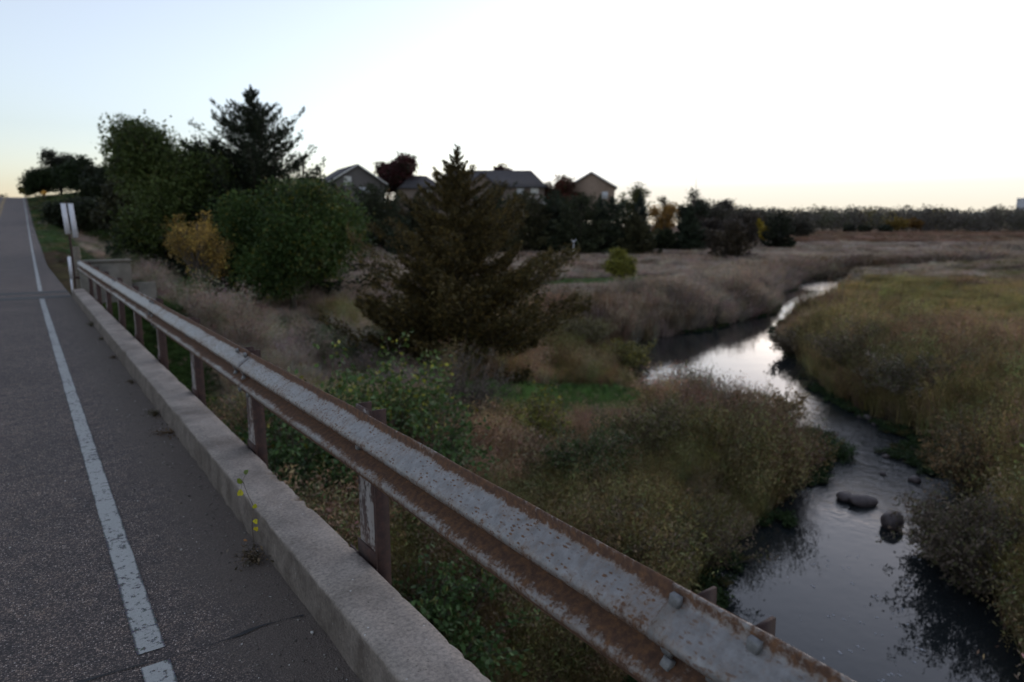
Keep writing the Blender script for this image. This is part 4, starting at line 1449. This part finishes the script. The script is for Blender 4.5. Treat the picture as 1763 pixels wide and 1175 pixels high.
def scatter_tree():
    ng = bpy.data.node_groups.new('scatter_tufts', 'GeometryNodeTree')
    ng.interface.new_socket('Geometry', in_out='INPUT', socket_type='NodeSocketGeometry')
    ng.interface.new_socket('Geometry', in_out='OUTPUT', socket_type='NodeSocketGeometry')
    gi, go = ng.nodes.new('NodeGroupInput'), ng.nodes.new('NodeGroupOutput')
    ci = ng.nodes.new('GeometryNodeCollectionInfo')
    ci.inputs['Collection'].default_value = SRC
    ci.inputs['Separate Children'].default_value = True
    ci.inputs['Reset Children'].default_value = True
    ip = ng.nodes.new('GeometryNodeInstanceOnPoints')
    ip.inputs['Pick Instance'].default_value = True

    def na(name, typ):
        n_ = ng.nodes.new('GeometryNodeInputNamedAttribute')
        n_.data_type = typ
        n_.inputs['Name'].default_value = name
        return n_.outputs['Attribute']
    ng.links.new(gi.outputs[0], ip.inputs['Points'])
    ng.links.new(ci.outputs[0], ip.inputs['Instance'])
    ng.links.new(na('pick', 'INT'), ip.inputs['Instance Index'])
    ng.links.new(na('rot', 'FLOAT_VECTOR'), ip.inputs['Rotation'])
    ng.links.new(na('scl', 'FLOAT_VECTOR'), ip.inputs['Scale'])
    ng.links.new(ip.outputs[0], go.inputs[0])
    return ng


NG = scatter_tree()


def scatter(name, label, P, rot, scl, pick, tint):
    me = bpy.data.meshes.new(name)
    me.vertices.add(len(P))
    me.vertices.foreach_set('co', np.asarray(P, np.float32).ravel())
    for nm, typ, key, arr in (('rot', 'FLOAT_VECTOR', 'vector', rot), ('scl', 'FLOAT_VECTOR', 'vector', scl)):
        a = me.attributes.new(nm, typ, 'POINT')
        a.data.foreach_set(key, np.asarray(arr, np.float32).ravel())
    a = me.attributes.new('pick', 'INT', 'POINT')
    a.data.foreach_set('value', np.asarray(pick, np.int32))
    a = me.attributes.new('tint', 'FLOAT_COLOR', 'POINT')
    c = np.ones((len(P), 4), np.float32)
    c[:, :3] = tint
    a.data.foreach_set('color', c.ravel())
    me.update()
    o = obj(name, me, None)
    me.materials.append(M_TUFT)
    md = o.modifiers.new('scatter', 'NODES')
    md.node_group = NG
    tag(o, label, None, None, 'stuff')
    return o


def make_cover():
    r = np.random.default_rng(77)
    n = 200000
    rr = np.exp(math.log(2.2) + r.random(n) * (math.log(330) - math.log(2.2)))
    th = YAW + (r.random(n) - .5) * math.radians(98)
    x, y = rr * np.sin(th), rr * np.cos(th)
    g, sd, side, hs = terrain(x, y, True)
    d_emb = np.hypot(np.maximum(0, x - 2.3), np.maximum(0, 20.3 - y) * 1.15)
    keep = (sd > .12) & (x > 1.35)
    keep &= ~((y > 19.5) & (x < np.interp(y, [20, 24, 34, 50, 400], [1.9, 1.5, 1.2, 1.3, 3.4])))
    keep &= ~((y > 19.8) & (y < 20.8) & (x < 3.0))
    x, y, g, sd, side, hs, rr = (a[keep] for a in (x, y, g, sd, side, hs, rr))
    Ht, A, B, sh, W = zone(x, y, sd, side, hs)
    n = len(x)
    W = np.cumsum(W / W.sum(1, keepdims=True), 1)
    u = r.random(n)
    kind = (u[:, None] > W).sum(1).clip(0, 3)
    pick = kind * 2 + r.integers(0, 2, n)
    mixb = (r.random(n) < sh)
    tint = np.where(mixb[:, None], B, A)
    tint = tint * (1 + .22 * r.normal(size=(n, 1))) * (1 + .08 * r.normal(size=(n, 3)))
    bush = (r.random(n) < np.where(side > 0, .05, .012)) & (rr < 45) & (Ht > .3) & (rr > 4)
    pick[bush] = 8 + r.integers(0, 2, bush.sum())
    lf3 = kind == 3
    tint[lf3] = C_DGREEN * 1.5 * (.7 + .6 * r.random((lf3.sum(), 1)))
    st = (r.random(n) < .05) & ~lf3
    tint[st] = C_STRAW * (.6 + .5 * r.random((st.sum(), 1)))
    patch = .45 + .75 * vnoise(x, y, 2.2, 80) + .35 * vnoise(x, y, .7, 83)
    tint = np.clip(tint * patch[:, None] * np.where(rr < 30, 1.25, 1.0)[:, None], .008, .6)
    lump = np.where(rr < 45, .45 + 1.05 * vnoise(x, y, 2.4, 84), 1.0)
    h = Ht * (.6 + .6 * r.random(n)) * (.7 + .6 * vnoise(x, y, 1.0, 81)) * lump
    wide = np.clip(rr / 26, .6, 7) * (.8 + .4 * r.random(n)) * np.clip(Ht, .35, 1.1)
    h = np.where(bush, np.clip(h * 1.7, .35, 1.35), h)
    wide = np.where(bush, h * (1.0 + .5 * r.random(n)), wide)
    scl = np.stack([wide, wide, h], 1)
    lean = np.clip(1.2 - sd, 0, 1) * .5
    rot = np.stack([r.normal(size=n) * .12, r.normal(size=n) * .12, r.random(n) * 6.283], 1)
    P = np.stack([x, y, g], 1)
    near = rr < 40
    scatter('meadow_grass', 'dry grass and weeds covering the banks and near meadow', P[near], rot[near], scl[near], pick[near], tint[near])
    far = ~near
    scatter('field_grass', 'dry grass of the far fields and hillside', P[far], rot[far], scl[far], pick[far], tint[far])
    # floating and creeping waterweed at the pool's left edge and in the riffle
    m = 2600
    i = r.integers(0, len(CK), m * 6)
    t_ = r.random(m * 6)
    a = CK[i] + (CK[np.minimum(i + 1, len(CK) - 1)] - CK[i]) * t_[:, None]
    off = (r.random(m * 6) * 2 - 1)
    px_, py_ = a[:, 0] + nr[i, 0] * off * a[:, 2] * 1.05, a[:, 1] + nr[i, 1] * off * a[:, 2] * 1.05
    sd2, _ = creek_sd(px_, py_)
    pn = vnoise(px_, py_, .9, 82)
    ok = (px_ > 5) & (px_ < 60) & (sd2 < .15) & (((sd2 > -.42) & (pn > .45)) | ((a[:, 3] > .5) & (pn > .80)))
    ok &= r.random(m * 6) < .8
    px_, py_ = px_[ok][:m], py_[ok][:m]
    n = len(px_)
    w = .22 + .3 * r.random(n)
    tint = np.where((r.random(n) < .8)[:, None], np.array((.030, .052, .016)), np.array((.07, .06, .02))) * (.7 + .6 * r.random((n, 1)))
    scatter('waterweed', 'low green waterweed along the water edge', np.stack([px_, py_, np.full(n, WATER_Z + .01)], 1), np.stack([r.normal(size=n) * .1, r.normal(size=n) * .1, r.random(n) * 6.283], 1), np.stack([w, w, w * .45], 1), 6 + r.integers(0, 2, n), tint)


make_cover()

# far treeline: a wood that reads as one mass
def far_wood():
    r = np.random.default_rng(99)
    lb = MB()
    P, T_, S = [], [], []
    for i in range(560):
        px = 1230 + 640 * r.random()
        q = 330 + 130 * r.random()
        x, y = at(px, q)
        z = tz(x, y)
        n_ = 170
        H = (10.0 + 2.5 * r.random() + 2.5 * vnoise(np.array([px]), np.array([0.0]), 60, 90)[0])
        R = 3 + 2.5 * r.random()
        u = unit(r.normal(size=(n_, 3))) * (r.random(n_) ** .4)[:, None]
        P.append(np.array([x, y, z + H * .52]) + u * np.array([R, R, H * .5]))
        c = np.array((.098, .086, .070)) if r.random() < .72 else (np.array((.085, .085, .05)) if r.random() < .75 else np.array((.20, .15, .04)))
        T_.append(np.tile(c * (.75 + .5 * r.random()), (n_, 1)) * (.7 + .6 * r.random((n_, 1))))
        S.append(.6 + .8 * r.random(n_))
    P = np.concatenate(P)
    V, Q = leaf_quads(P, np.concatenate(S), r, .6)
    lb.add(V, Q, np.repeat(np.concatenate(T_), 4, 0))
    o = lb.build('far_wood', M_LEAF)
    tag(o, 'grey-brown wood along the horizon on the right', None, None, 'stuff')


far_wood()
for i, (px, q, top, w, c, lab) in enumerate((
        (1545, 318, 371, 36, (.15, .10, .022), 'yellow-tinged tree in the middle of the far treeline'),
        (1577, 322, 372, 30, (.15, .085, .025), 'orange tree right of the yellow-tinged one in the far treeline'),
        (1462, 312, 384, 30, (.030, .032, .020), 'dark bush at the left foot of the far treeline'),
        (1488, 312, 386, 22, (.032, .034, .020), 'second dark bush at the foot of the far treeline'),
        (1524, 312, 386, 28, (.028, .032, .020), 'third dark bush at the foot of the far treeline'))):
    deciduous('far_tree', lab, px, q, top, w, c, 110 + i, 22, 60, .9, .0, group='trees of the far treeline')

# ------------------------------------------------------------------ houses
M_SIDE_GREY = m_siding('grey_brown_siding', (.105, .092, .085))
M_SIDE_TAN = m_siding('tan_siding', (.26, .185, .135))
M_SIDE_BRN = m_siding('brown_siding', (.15, .11, .085))
M_ROOF = m_shingle('dark_shingles', (.055, .050, .052))
M_TRIM = plain('pale_trim', (.55, .53, .50), .6, 5, .1)
M_GLASS = plain('window_glass', (.45, .46, .47), .12, 1.5, .1, spec=.8)
M_BLIND = plain('window_blind', (.52, .51, .46), .7, 1.5, .06)


def gable_house(name, label, px, q, base_py, rz, Lr, Wd, wall_h, roof_h, wall_m, windows=(), over=.4, deck=None, hip=0.0, cross=None, trim=True):
    """ridge along local x; near gable at -x ... windows: (face, u, z0, w, h, mat)"""
    x, y = at(px, q)
    zb = top_z(base_py, q)
    root = thing(name, label, 'house', (x, y, zb), rz)
    hx, hy = Lr / 2, Wd / 2
    mb = MB()
    z0, z1, zr = -3.0, wall_h, wall_h + roof_h
    V = [(-hx, -hy, z0), (hx, -hy, z0), (hx, hy, z0), (-hx, hy, z0), (-hx, -hy, z1), (hx, -hy, z1), (hx, hy, z1), (-hx, hy, z1), (-hx + hip, 0, zr - .05), (hx - hip, 0, zr - .05)]
    mb.add(V, [np.array([[0, 1, 5, 4], [2, 3, 7, 6], [1, 2, 6, 5], [3, 0, 4, 7]]), np.array([[5, 6, 9], [7, 4, 8]])])
    mb.build('wall', wall_m, root)
    # roof: two thick slabs (plus hip ends)
    mb = MB()
    sl = roof_h / hy
    ez = z1 - over * sl
    t = .16
    ox = over
    ra, rb = (-hx - ox + hip * 1.0, hx + ox - hip * 1.0)
    for s in (-1, 1):
        A = [(-hx - ox, s * (hy + over), ez), (hx + ox, s * (hy + over), ez), (rb, 0, zr), (ra, 0, zr)]
        Bq = [(p[0], p[1], p[2] + t) for p in A]
        mb.add(A + Bq, np.array([[0, 1, 2, 3], [7, 6, 5, 4], [0, 4, 5, 1], [1, 5, 6, 2], [2, 6, 7, 3], [3, 7, 4, 0]]))
    if hip > 0:
        for s in (-1, 1):
            e = s * (hx + ox)
            r_ = s * (hx + ox - hip)
            mb.add([(e, -hy - over, ez), (e, hy + over, ez), (r_, 0, zr), (e, -hy - over, ez + t), (e, hy + over, ez + t), (r_, 0, zr + t)], [np.array([[0, 1, 2], [5, 4, 3]]), np.array([[0, 3, 4, 1]])])
    rf = mb.build('roof', M_ROOF, root)
    if hip == 0 and trim:
        for e in (-1, 1):
            mb = MB()
            for s in (-1, 1):
                xx = e * (hx + ox)
                A = [(xx, s * (hy + over), ez - .12), (xx, 0, zr - .12), (xx, 0, zr + t + .02), (xx, s * (hy + over), ez + t + .02)]
                Bq = [(p[0] + e * .04, p[1], p[2]) for p in A]
                mb.add(A + Bq, np.array([[0, 1, 2, 3], [7, 6, 5, 4], [0, 4, 5, 1], [1, 5, 6, 2], [2, 6, 7, 3], [3, 7, 4, 0]]))
            mb.build('rake_board', M_TRIM if e < 0 else M_SIDE_BRN, rf)
    if cross:
        cx, cw, ch, cd = cross            # front-facing gable on the -y side
        mb = MB()
        mb.add([(cx - cw / 2, -hy - cd, z0), (cx + cw / 2, -hy - cd, z0), (cx + cw / 2, -hy - cd, z1), (cx - cw / 2, -hy - cd, z1), (cx, -hy - cd, z1 + ch), (cx - cw / 2, -hy + .5, z0), (cx + cw / 2, -hy + .5, z0), (cx + cw / 2, -hy + .5, z1), (cx - cw / 2, -hy + .5, z1)], [np.array([[0, 1, 2, 3], [1, 6, 7, 2], [5, 0, 3, 8]]), np.array([[3, 2, 4]])])
        mb.build('gable_wall', wall_m, root)
        mb = MB()
        for s in (-1, 1):
            A = [(cx + s * (cw / 2 + .4), -hy - cd - .4, z1 - .4 * ch / (cw / 2)), (cx, -hy - cd - .4, z1 + ch), (cx, -hy + hy * ch / roof_h * 1.0, z1 + ch), (cx + s * (cw / 2 + .4), -hy - .3, z1 - .4 * ch / (cw / 2))]
            Bq = [(p[0], p[1], p[2] + t) for p in A]
            mb.add(A + Bq, np.array([[0, 1, 2, 3], [7, 6, 5, 4], [0, 4, 5, 1], [1, 5, 6, 2], [2, 6, 7, 3], [3, 7, 4, 0]]))
        mb.build('gable_roof', M_ROOF, root)
    for (face, u, wz, w, h, wm) in windows:
        wmb, fmb = MB(), MB()
        f_ = .07
        if face == 'y':     # on the -y wall
            wmb.box(u - w / 2, u + w / 2, -hy - .05, -hy - .02, wz, wz + h)
            for bb in ((u - w / 2 - f_, u - w / 2, wz - f_, wz + h + f_), (u + w / 2, u + w / 2 + f_, wz - f_, wz + h + f_), (u - w / 2, u + w / 2, wz - f_, wz), (u - w / 2, u + w / 2, wz + h, wz + h + f_), (u - .03, u + .03, wz, wz + h)):
                fmb.box(bb[0], bb[1], -hy - .09, -hy - .01, bb[2], bb[3])
        else:               # on the -x gable
            wmb.box(-hx - .05, -hx - .02, u - w / 2, u + w / 2, wz, wz + h)
            for bb in ((u - w / 2 - f_, u - w / 2, wz - f_, wz + h + f_), (u + w / 2, u + w / 2 + f_, wz - f_, wz + h + f_), (u - w / 2, u + w / 2, wz - f_, wz), (u - w / 2, u + w / 2, wz + h, wz + h + f_), (u - .03, u + .03, wz, wz + h)):
                fmb.box(-hx - .09, -hx - .01, bb[0], bb[1], bb[2], bb[3])
        wo = wmb.build('window', wm, root)
        fmb.build('window_frame', M_TRIM, wo)
    if deck:
        u0, u1, z, dep = deck
        mb = MB()
        mb.box(u0, u1, -hy - dep, -hy - .1, z - .2, z)
        mb.box(u0, u1, -hy - dep - .05, -hy - dep, z + .85, z + .95)
        for xx in np.arange(u0, u1 + .01, .35):
            mb.box(xx - .03, xx + .03, -hy - dep - .04, -hy - dep - .01, z, z + .85)
        for xx in (u0 + .1, u1 - .1):
            mb.box(xx - .08, xx + .08, -hy - dep + .02, -hy - dep + .2, -4, z - .2)
        mb.build('deck', M_TRIM, root)
    return root


HEAD = -YAW                                   # local +y away from the camera, local x to the right
gable_house('house', 'dark-roofed house with a grey gable end and one pale window, leftmost house', 602, 135, 338, HEAD + math.radians(118), 14, 10.4, 2.2, 3.2, M_SIDE_GREY, [('x', 1.9, 1.7, 1.25, 1.5, M_BLIND), ('x', -1.6, .3, 2.6, 1.0, M_GLASS)], .45)
gable_house('house', 'long low house with a grey hipped roof and small front gable', 845, 130, 346, HEAD + math.radians(2), 19.5, 10, 2.4, 3.0, M_SIDE_BRN, [('y', 8.0, .95, 1.3, 1.25, M_BLIND), ('y', 5.4, .95, 1.2, 1.2, M_GLASS), ('y', -6, .95, 1.4, 1.2, M_GLASS)], .5, (6.2, 9.8, -.5, 2.2), 2.6, (-1.6, 5.2, 2.2, 1.2))
gable_house('house', 'small dark hip-roofed house end left of the long low house', 722, 137, 342, HEAD + math.radians(20), 8, 7, 1.9, 2.3, M_SIDE_BRN, [('y', 1.2, .5, 1.0, 1.0, M_GLASS)], .4, None, 2.8)
gable_house('house', 'tan house with its wide gable end facing the meadow', 1016, 136, 350, HEAD + math.radians(84), 13, 8.8, 2.8, 2.6, M_SIDE_TAN, [('x', -2.6, .6, 1.0, 1.2, M_GLASS)], .5)

# far tower block / grain bin and mast on the skyline
M_SILO = plain('pale_concrete_bin', (.42, .43, .46), .8, 2, .08)
x, y = at(1775, 520)
z = tz(x, y)
sl_ = thing('grain_silo', 'pale grey silo block rising over the wood at the right edge', 'silo', (x, y, z), -math.atan2(x, y))
zt = top_z(343, 520) - z
mb = MB()
for k_ in range(3):
    mb.add(*tube([(-7 + k_ * 7.2, 0, 0), (-7 + k_ * 7.2, 0, zt)], [3.7, 3.7], 18))
mb.build('bin', M_SILO, sl_)
mb = MB()
mb.box(-10.7, 11.2, -3.6, 3.6, zt, zt + .6)
mb.box(-4, 6, -2, 2, zt + .6, zt + 1.6)
mb.build('gallery', M_SILO, sl_)
x, y = at(1688, 420)
sh_ = thing('far_shed', 'low pale shed roof showing just above the far wood', 'building', (x, y, tz(x, y)))
zt = top_z(366, 420) - sh_.location.z
mb = MB()
mb.box(-6, 6, -4, 4, 0, zt - .8)
mb.build('wall', M_SILO, sh_)
mb = MB()
mb.add([(-6.3, -4.3, zt - .8), (6.3, -4.3, zt - .8), (6.3, 4.3, zt - .8), (-6.3, 4.3, zt - .8), (-6.3, 0, zt + .3), (6.3, 0, zt + .3)], [np.array([[0, 1, 5, 4], [2, 3, 4, 5], [0, 3, 2, 1]]), np.array([[0, 4, 3], [1, 2, 5]])])
mb.build('roof', M_SILO, sh_)
x, y = at(1195, 420)
ms_ = thing('radio_mast', 'thin radio mast faint against the sky above the hillside wood', 'mast', (x, y, tz(x, y)))
zt = top_z(278, 420) - ms_.location.z
mb = MB()
for a in range(3):
    c_ = (.25 * math.cos(a * 2.094), .25 * math.sin(a * 2.094))
    mb.add(*tube([(c_[0], c_[1], 0), (c_[0] * .6, c_[1] * .6, zt)], [.05, .04], 4))
for k_ in range(int(zt / 1.5)):
    a, b = (k_ % 3) * 2.094, ((k_ + 1) % 3) * 2.094
    mb.add(*tube([(.24 * math.cos(a), .24 * math.sin(a), k_ * 1.5), (.24 * math.cos(b), .24 * math.sin(b), k_ * 1.5 + 1.5)], [.03, .03], 3))
mb.build('lattice', M_POST, ms_)

# ------------------------------------------------------------------ boulders and stones in the creek
def rock_mesh(name, sx, sy, sz, seed, sub=4):
    import bmesh
    bm = bmesh.new()
    bmesh.ops.create_icosphere(bm, subdivisions=sub, radius=1.0)
    V = np.array([v.co[:] for v in bm.verts])
    Fc = np.array([[v.index for v in f.verts] for f in bm.faces])
    bm.free()
    n1 = vnoise(V[:, 0] * 2 + V[:, 2], V[:, 1] * 2 - V[:, 2], 1.3, seed) - .5
    n2 = vnoise(V[:, 0] * 5 + V[:, 2] * 3, V[:, 1] * 5 - V[:, 2] * 2, 1.0, seed + 1) - .5
    V = V * (1 + .22 * n1 + .03 * n2)[:, None]
    return mesh_from(name, V * np.array([sx, sy, sz]), Fc, True)


def boulder(label, px, py, sx, sy, sz, rz, seed, sink=.3, group=None, name='boulder'):
    d = Fv * F_PX + Rv * (px - CX) + Uv * (CY - py)
    t = (WATER_Z - CAM_H) / d[2]
    o = obj(name, rock_mesh(name, sx, sy, sz, seed, 4 if sx > .2 else 3), M_ROCK, None, (d[0] * t, d[1] * t, WATER_Z + sz * (1 - 2 * sink)))
    o.rotation_euler = (.1, .1, rz)
    return tag(o, label, 'rock', group)


boulder('rounded brown boulder standing in the pool below the riffle', 1534, 908, .22, .18, .19, .4, 120, .22)
boulder('flat dark boulder at the lip of the pool left of the rounded one', 1486, 868, .28, .17, .12, -.5, 122, .25)
boulder('low dark rock joined to the left of the flat boulder', 1455, 860, .2, .16, .10, .3, 124, .25)
stones = [(1530, 792), (1575, 832), (1515, 815), (1562, 775), (1475, 722), (1492, 726), (1505, 732)]
r_ = np.random.default_rng(8)
stone_lab = ['small stone in midstream of the riffle', 'small stone by the right bank of the riffle, nearest the rounded boulder', 'small stone on the left side of the riffle by the waterweed', 'small stone at the right edge of the riffle, halfway up',
             'leftmost of three small stones at the foot of the far bank above the riffle', 'middle one of three small stones at the foot of the far bank above the riffle', 'rightmost of three small stones at the foot of the far bank above the riffle']
for i, (px, py) in enumerate(stones):
    s_ = .05 + .06 * r_.random()
    boulder(stone_lab[i], px + r_.normal() * 4, py + r_.normal() * 3, s_ * 1.3, s_, s_ * .8, r_.random() * 3, 130 + i, .3, 'stones in the riffle', 'stone')

# flecks of foam drifting on the pool
mb = MB()
r_ = np.random.default_rng(9)
for i in range(45):
    px, py = 1330 + 260 * r_.random(), 930 + 240 * r_.random()
    d = Fv * F_PX + Rv * (px - CX) + Uv * (CY - py)
    t = (WATER_Z - CAM_H) / d[2]
    x, y = d[0] * t, d[1] * t
    if creek_sd([x], [y])[0][0] > -.35: continue
    for k_ in range(r_.integers(1, 4)):
        rad = .006 + .010 * r_.random()
        th = np.arange(6) * math.pi / 3
        c_ = np.array([x + r_.normal() * .03, y + r_.normal() * .03, WATER_Z + .004])
        mb.add(c_ + np.stack([rad * np.cos(th), rad * np.sin(th) * 1.4, th * 0], 1), np.array([[0, 1, 2, 3, 4, 5]]))
tag(mb.build('foam_flecks', M_FOAM), 'small white foam flecks drifting on the pool', None, None, 'stuff')

# ------------------------------------------------------------------ small growth and grit at the kerb's foot
def kerb_weed(label, px, py, H, R, cols, seed, n=26, cat='weed'):
    d = Fv * F_PX + Rv * (px - CX) + Uv * (CY - py)
    t = (0.0 - CAM_H) / d[2]
    x, y = min(d[0] * t, .865), d[1] * t
    r = np.random.default_rng(seed)
    root = thing('kerb_weed', label, cat, (x, y, 0), 0, 'weeds in the gutter along the kerb')
    mb = MB()
    for i in range(n):
        az = r.random() * 6.283
        dv = np.array([math.cos(az) - .5, math.sin(az), 0])
        h = H * (.4 + .7 * r.random())
        o_ = R * (.3 + .8 * r.random())
        s_ = np.linspace(0, 1, 4)
        path = dv * (o_ * s_ ** 1.4)[:, None] + np.array([0, 0, 1]) * (h * (s_ - .45 * s_ ** 2.5))[:, None] + r.normal(size=3) * np.array([.006, .012, 0])
        V, Q = tube(path, [.0022, .002, .0015, .0006], 3)
        mb.add(V, Q, np.array(cols[r.integers(0, len(cols))]) * (.7 + .6 * r.random()))
    mb.build('stems', M_LEAF, root)
    lb = MB()
    P = r.normal(size=(n * 3, 3)) * np.array([R * .4, R * .7, H * .18]) + np.array([-.01, 0, H * .25])
    P[:, 2] = np.abs(P[:, 2]) + .004
    V, Q = leaf_quads(P, .012 + .016 * r.random(len(P)), r, .5)
    lb.add(V, Q, np.repeat(np.array(cols)[r.integers(0, len(cols), len(P))] * (.6 + .7 * r.random((len(P), 1))), 4, 0))
    lb.build('leaves', M_LEAF, root)
    return root


DRYC = [(.16, .12, .075), (.10, .07, .045), (.06, .05, .03)]
MIXC = [(.05, .06, .02), (.10, .08, .045), (.13, .10, .06)]
kerb_weed('dry tuft at the foot of the kerb below the yellow-leaved seedling', 440, 965, .10, .10, DRYC, 301, 40)
kerb_weed('dark weed tuft at the kerb where the sand fans out, second from the seedling', 268, 716, .10, .07, MIXC, 302, 30)
kerb_weed('dry orange-brown grass sprawling on the sand by the second tuft', 300, 745, .05, .13, [(.15, .095, .05), (.11, .075, .045)], 303, 22)
kerb_weed('small brown tuft at the kerb, third up from the seedling', 228, 660, .06, .05, DRYC, 304, 20)
kerb_weed('small tan tuft at the kerb, fourth up from the seedling', 197, 617, .06, .05, DRYC, 305, 20)
kerb_weed('small green tuft at the kerb, second from the bridge end', 178, 585, .06, .04, MIXC, 306, 20)
kerb_weed('dark tuft at the kerb nearest the bridge end', 158, 562, .14, .07, MIXC, 307, 34)

d = Fv * F_PX + Rv * (437 - CX) + Uv * (CY - 935)
t = -CAM_H / d[2]
sx_, sy_ = .868, d[1] * t
sd_root = thing('seedling', 'young seedling with a few yellow leaves leaning against the kerb', 'seedling', (sx_, sy_, 0))
ctrl = [(437, 935, .0), (434, 905, .07), (437, 872, .14), (426, 850, .19), (418, 828, .24), (424, 815, .265)]
path = []
for (px, py, zz) in ctrl:
    d = Fv * F_PX + Rv * (px - CX) + Uv * (CY - py)
    X_ = .862 - zz * .10
    path.append(np.array([0, 0, CAM_H]) + d * (X_ / d[0]))
path = np.array(path) - np.array([sx_, sy_, 0])
path[0][2] = 0
mb = MB()
mb.add(*tube(path, [.003, .0026, .0022, .002, .0016, .001], 5))
mb.build('stem', M_TWIG, sd_root)
LEAFT = [((413, 829), .034, (.13, .17, .02)), ((414, 849), .036, (.36, .33, .02)), ((439, 872), .026, (.30, .30, .02)), ((440, 898), .026, (.42, .37, .02)), ((441, 911), .026, (.48, .38, .02)), ((424, 813), .026, (.10, .14, .03)), ((423, 932), .024, (.42, .20, .08))]
for i, ((px, py), sz, c) in enumerate(LEAFT):
    d = Fv * F_PX + Rv * (px - CX) + Uv * (CY - py)
    X_ = .845
    c0 = np.array([0, 0, CAM_H]) + d * (X_ / d[0]) - np.array([sx_, sy_, 0])
    th = np.linspace(0, 2 * math.pi, 9)[:-1]
    a1 = unit(Rv * 1.0 + Uv * .2 * (i % 3 - 1))
    a2 = unit(Uv + Fv * .4 * (i % 2 - .5))
    rr_ = sz / 2 * (1 + .16 * np.cos(3 * th + i))
    V = c0 + (rr_ * np.cos(th))[:, None] * a1 + (rr_ * np.sin(th))[:, None] * a2 - Fv * (.12 * sz * np.cos(2 * th))[:, None]
    mb = MB()
    mb.add(np.concatenate([V, [c0 + Fv * .002]]), np.array([[k_, (k_ + 1) % 8, 8] for k_ in range(8)]), np.array(c))
    j = int(np.argmin(np.linalg.norm(path - c0, axis=1)))
    lf_ = mb.build('leaf', M_LEAF, sd_root)
    if i < 6:
        mb = MB()
        mb.add(*tube([path[j], (path[j] + c0) / 2 + np.array([0, 0, .004]), c0], [.001, .0009, .0007], 3))
        mb.build('leaf_stalk', M_TWIG, lf_)

# loose grit swept against the kerb
r_ = np.random.default_rng(55)
mb = MB()
ico = rock_mesh('grit_stone', 1, 1, .7, 140, 1)
IV = np.array([v.co[:] for v in ico.vertices])
IF = np.array([list(p.vertices) for p in ico.polygons])
bpy.data.meshes.remove(ico)
for i in range(2600):
    y = .6 + 12 * r_.random() ** 1.8
    x = .87 - abs(r_.normal()) * .22
    if r_.random() < .25: x = .87 - r_.random() * 1.6
    if x < -1.2: continue
    s_ = .0022 + .0035 * r_.random() ** 2 + (.004 if r_.random() < .03 else 0)
    c = np.array((.20, .18, .16)) * (.35 + .9 * r_.random()) if r_.random() < .93 else np.array((.55, .53, .50))
    mb.add(IV * s_ + np.array([x, y, s_ * .4]), IF, c)
tag(mb.build('road_grit', M_LEAF), 'loose sand and small stones on the shoulder by the kerb', None, None, 'stuff')

# a small white marker in front of the dark conifers
x, y = at(988, 90)
mk = thing('white_marker', 'tiny white Y-shaped marker in front of the dark conifers', 'marker', (x, y, tz(x, y)))
zt = top_z(413, 90) - mk.location.z
mb = MB()
mb.add(*tube([(0, 0, -.1), (0, 0, zt - .3)], [.05, .05], 6))
mb.build('post', M_SIGNWHITE, mk)
for sg_ in (-1, 1):
    mb = MB()
    mb.add(*tube([(0, 0, zt - .32), (sg_ * .32 * math.cos(YAW), -sg_ * .32 * math.sin(YAW), zt)], [.06, .05], 6))
    mb.build('arm', M_SIGNWHITE, mk)
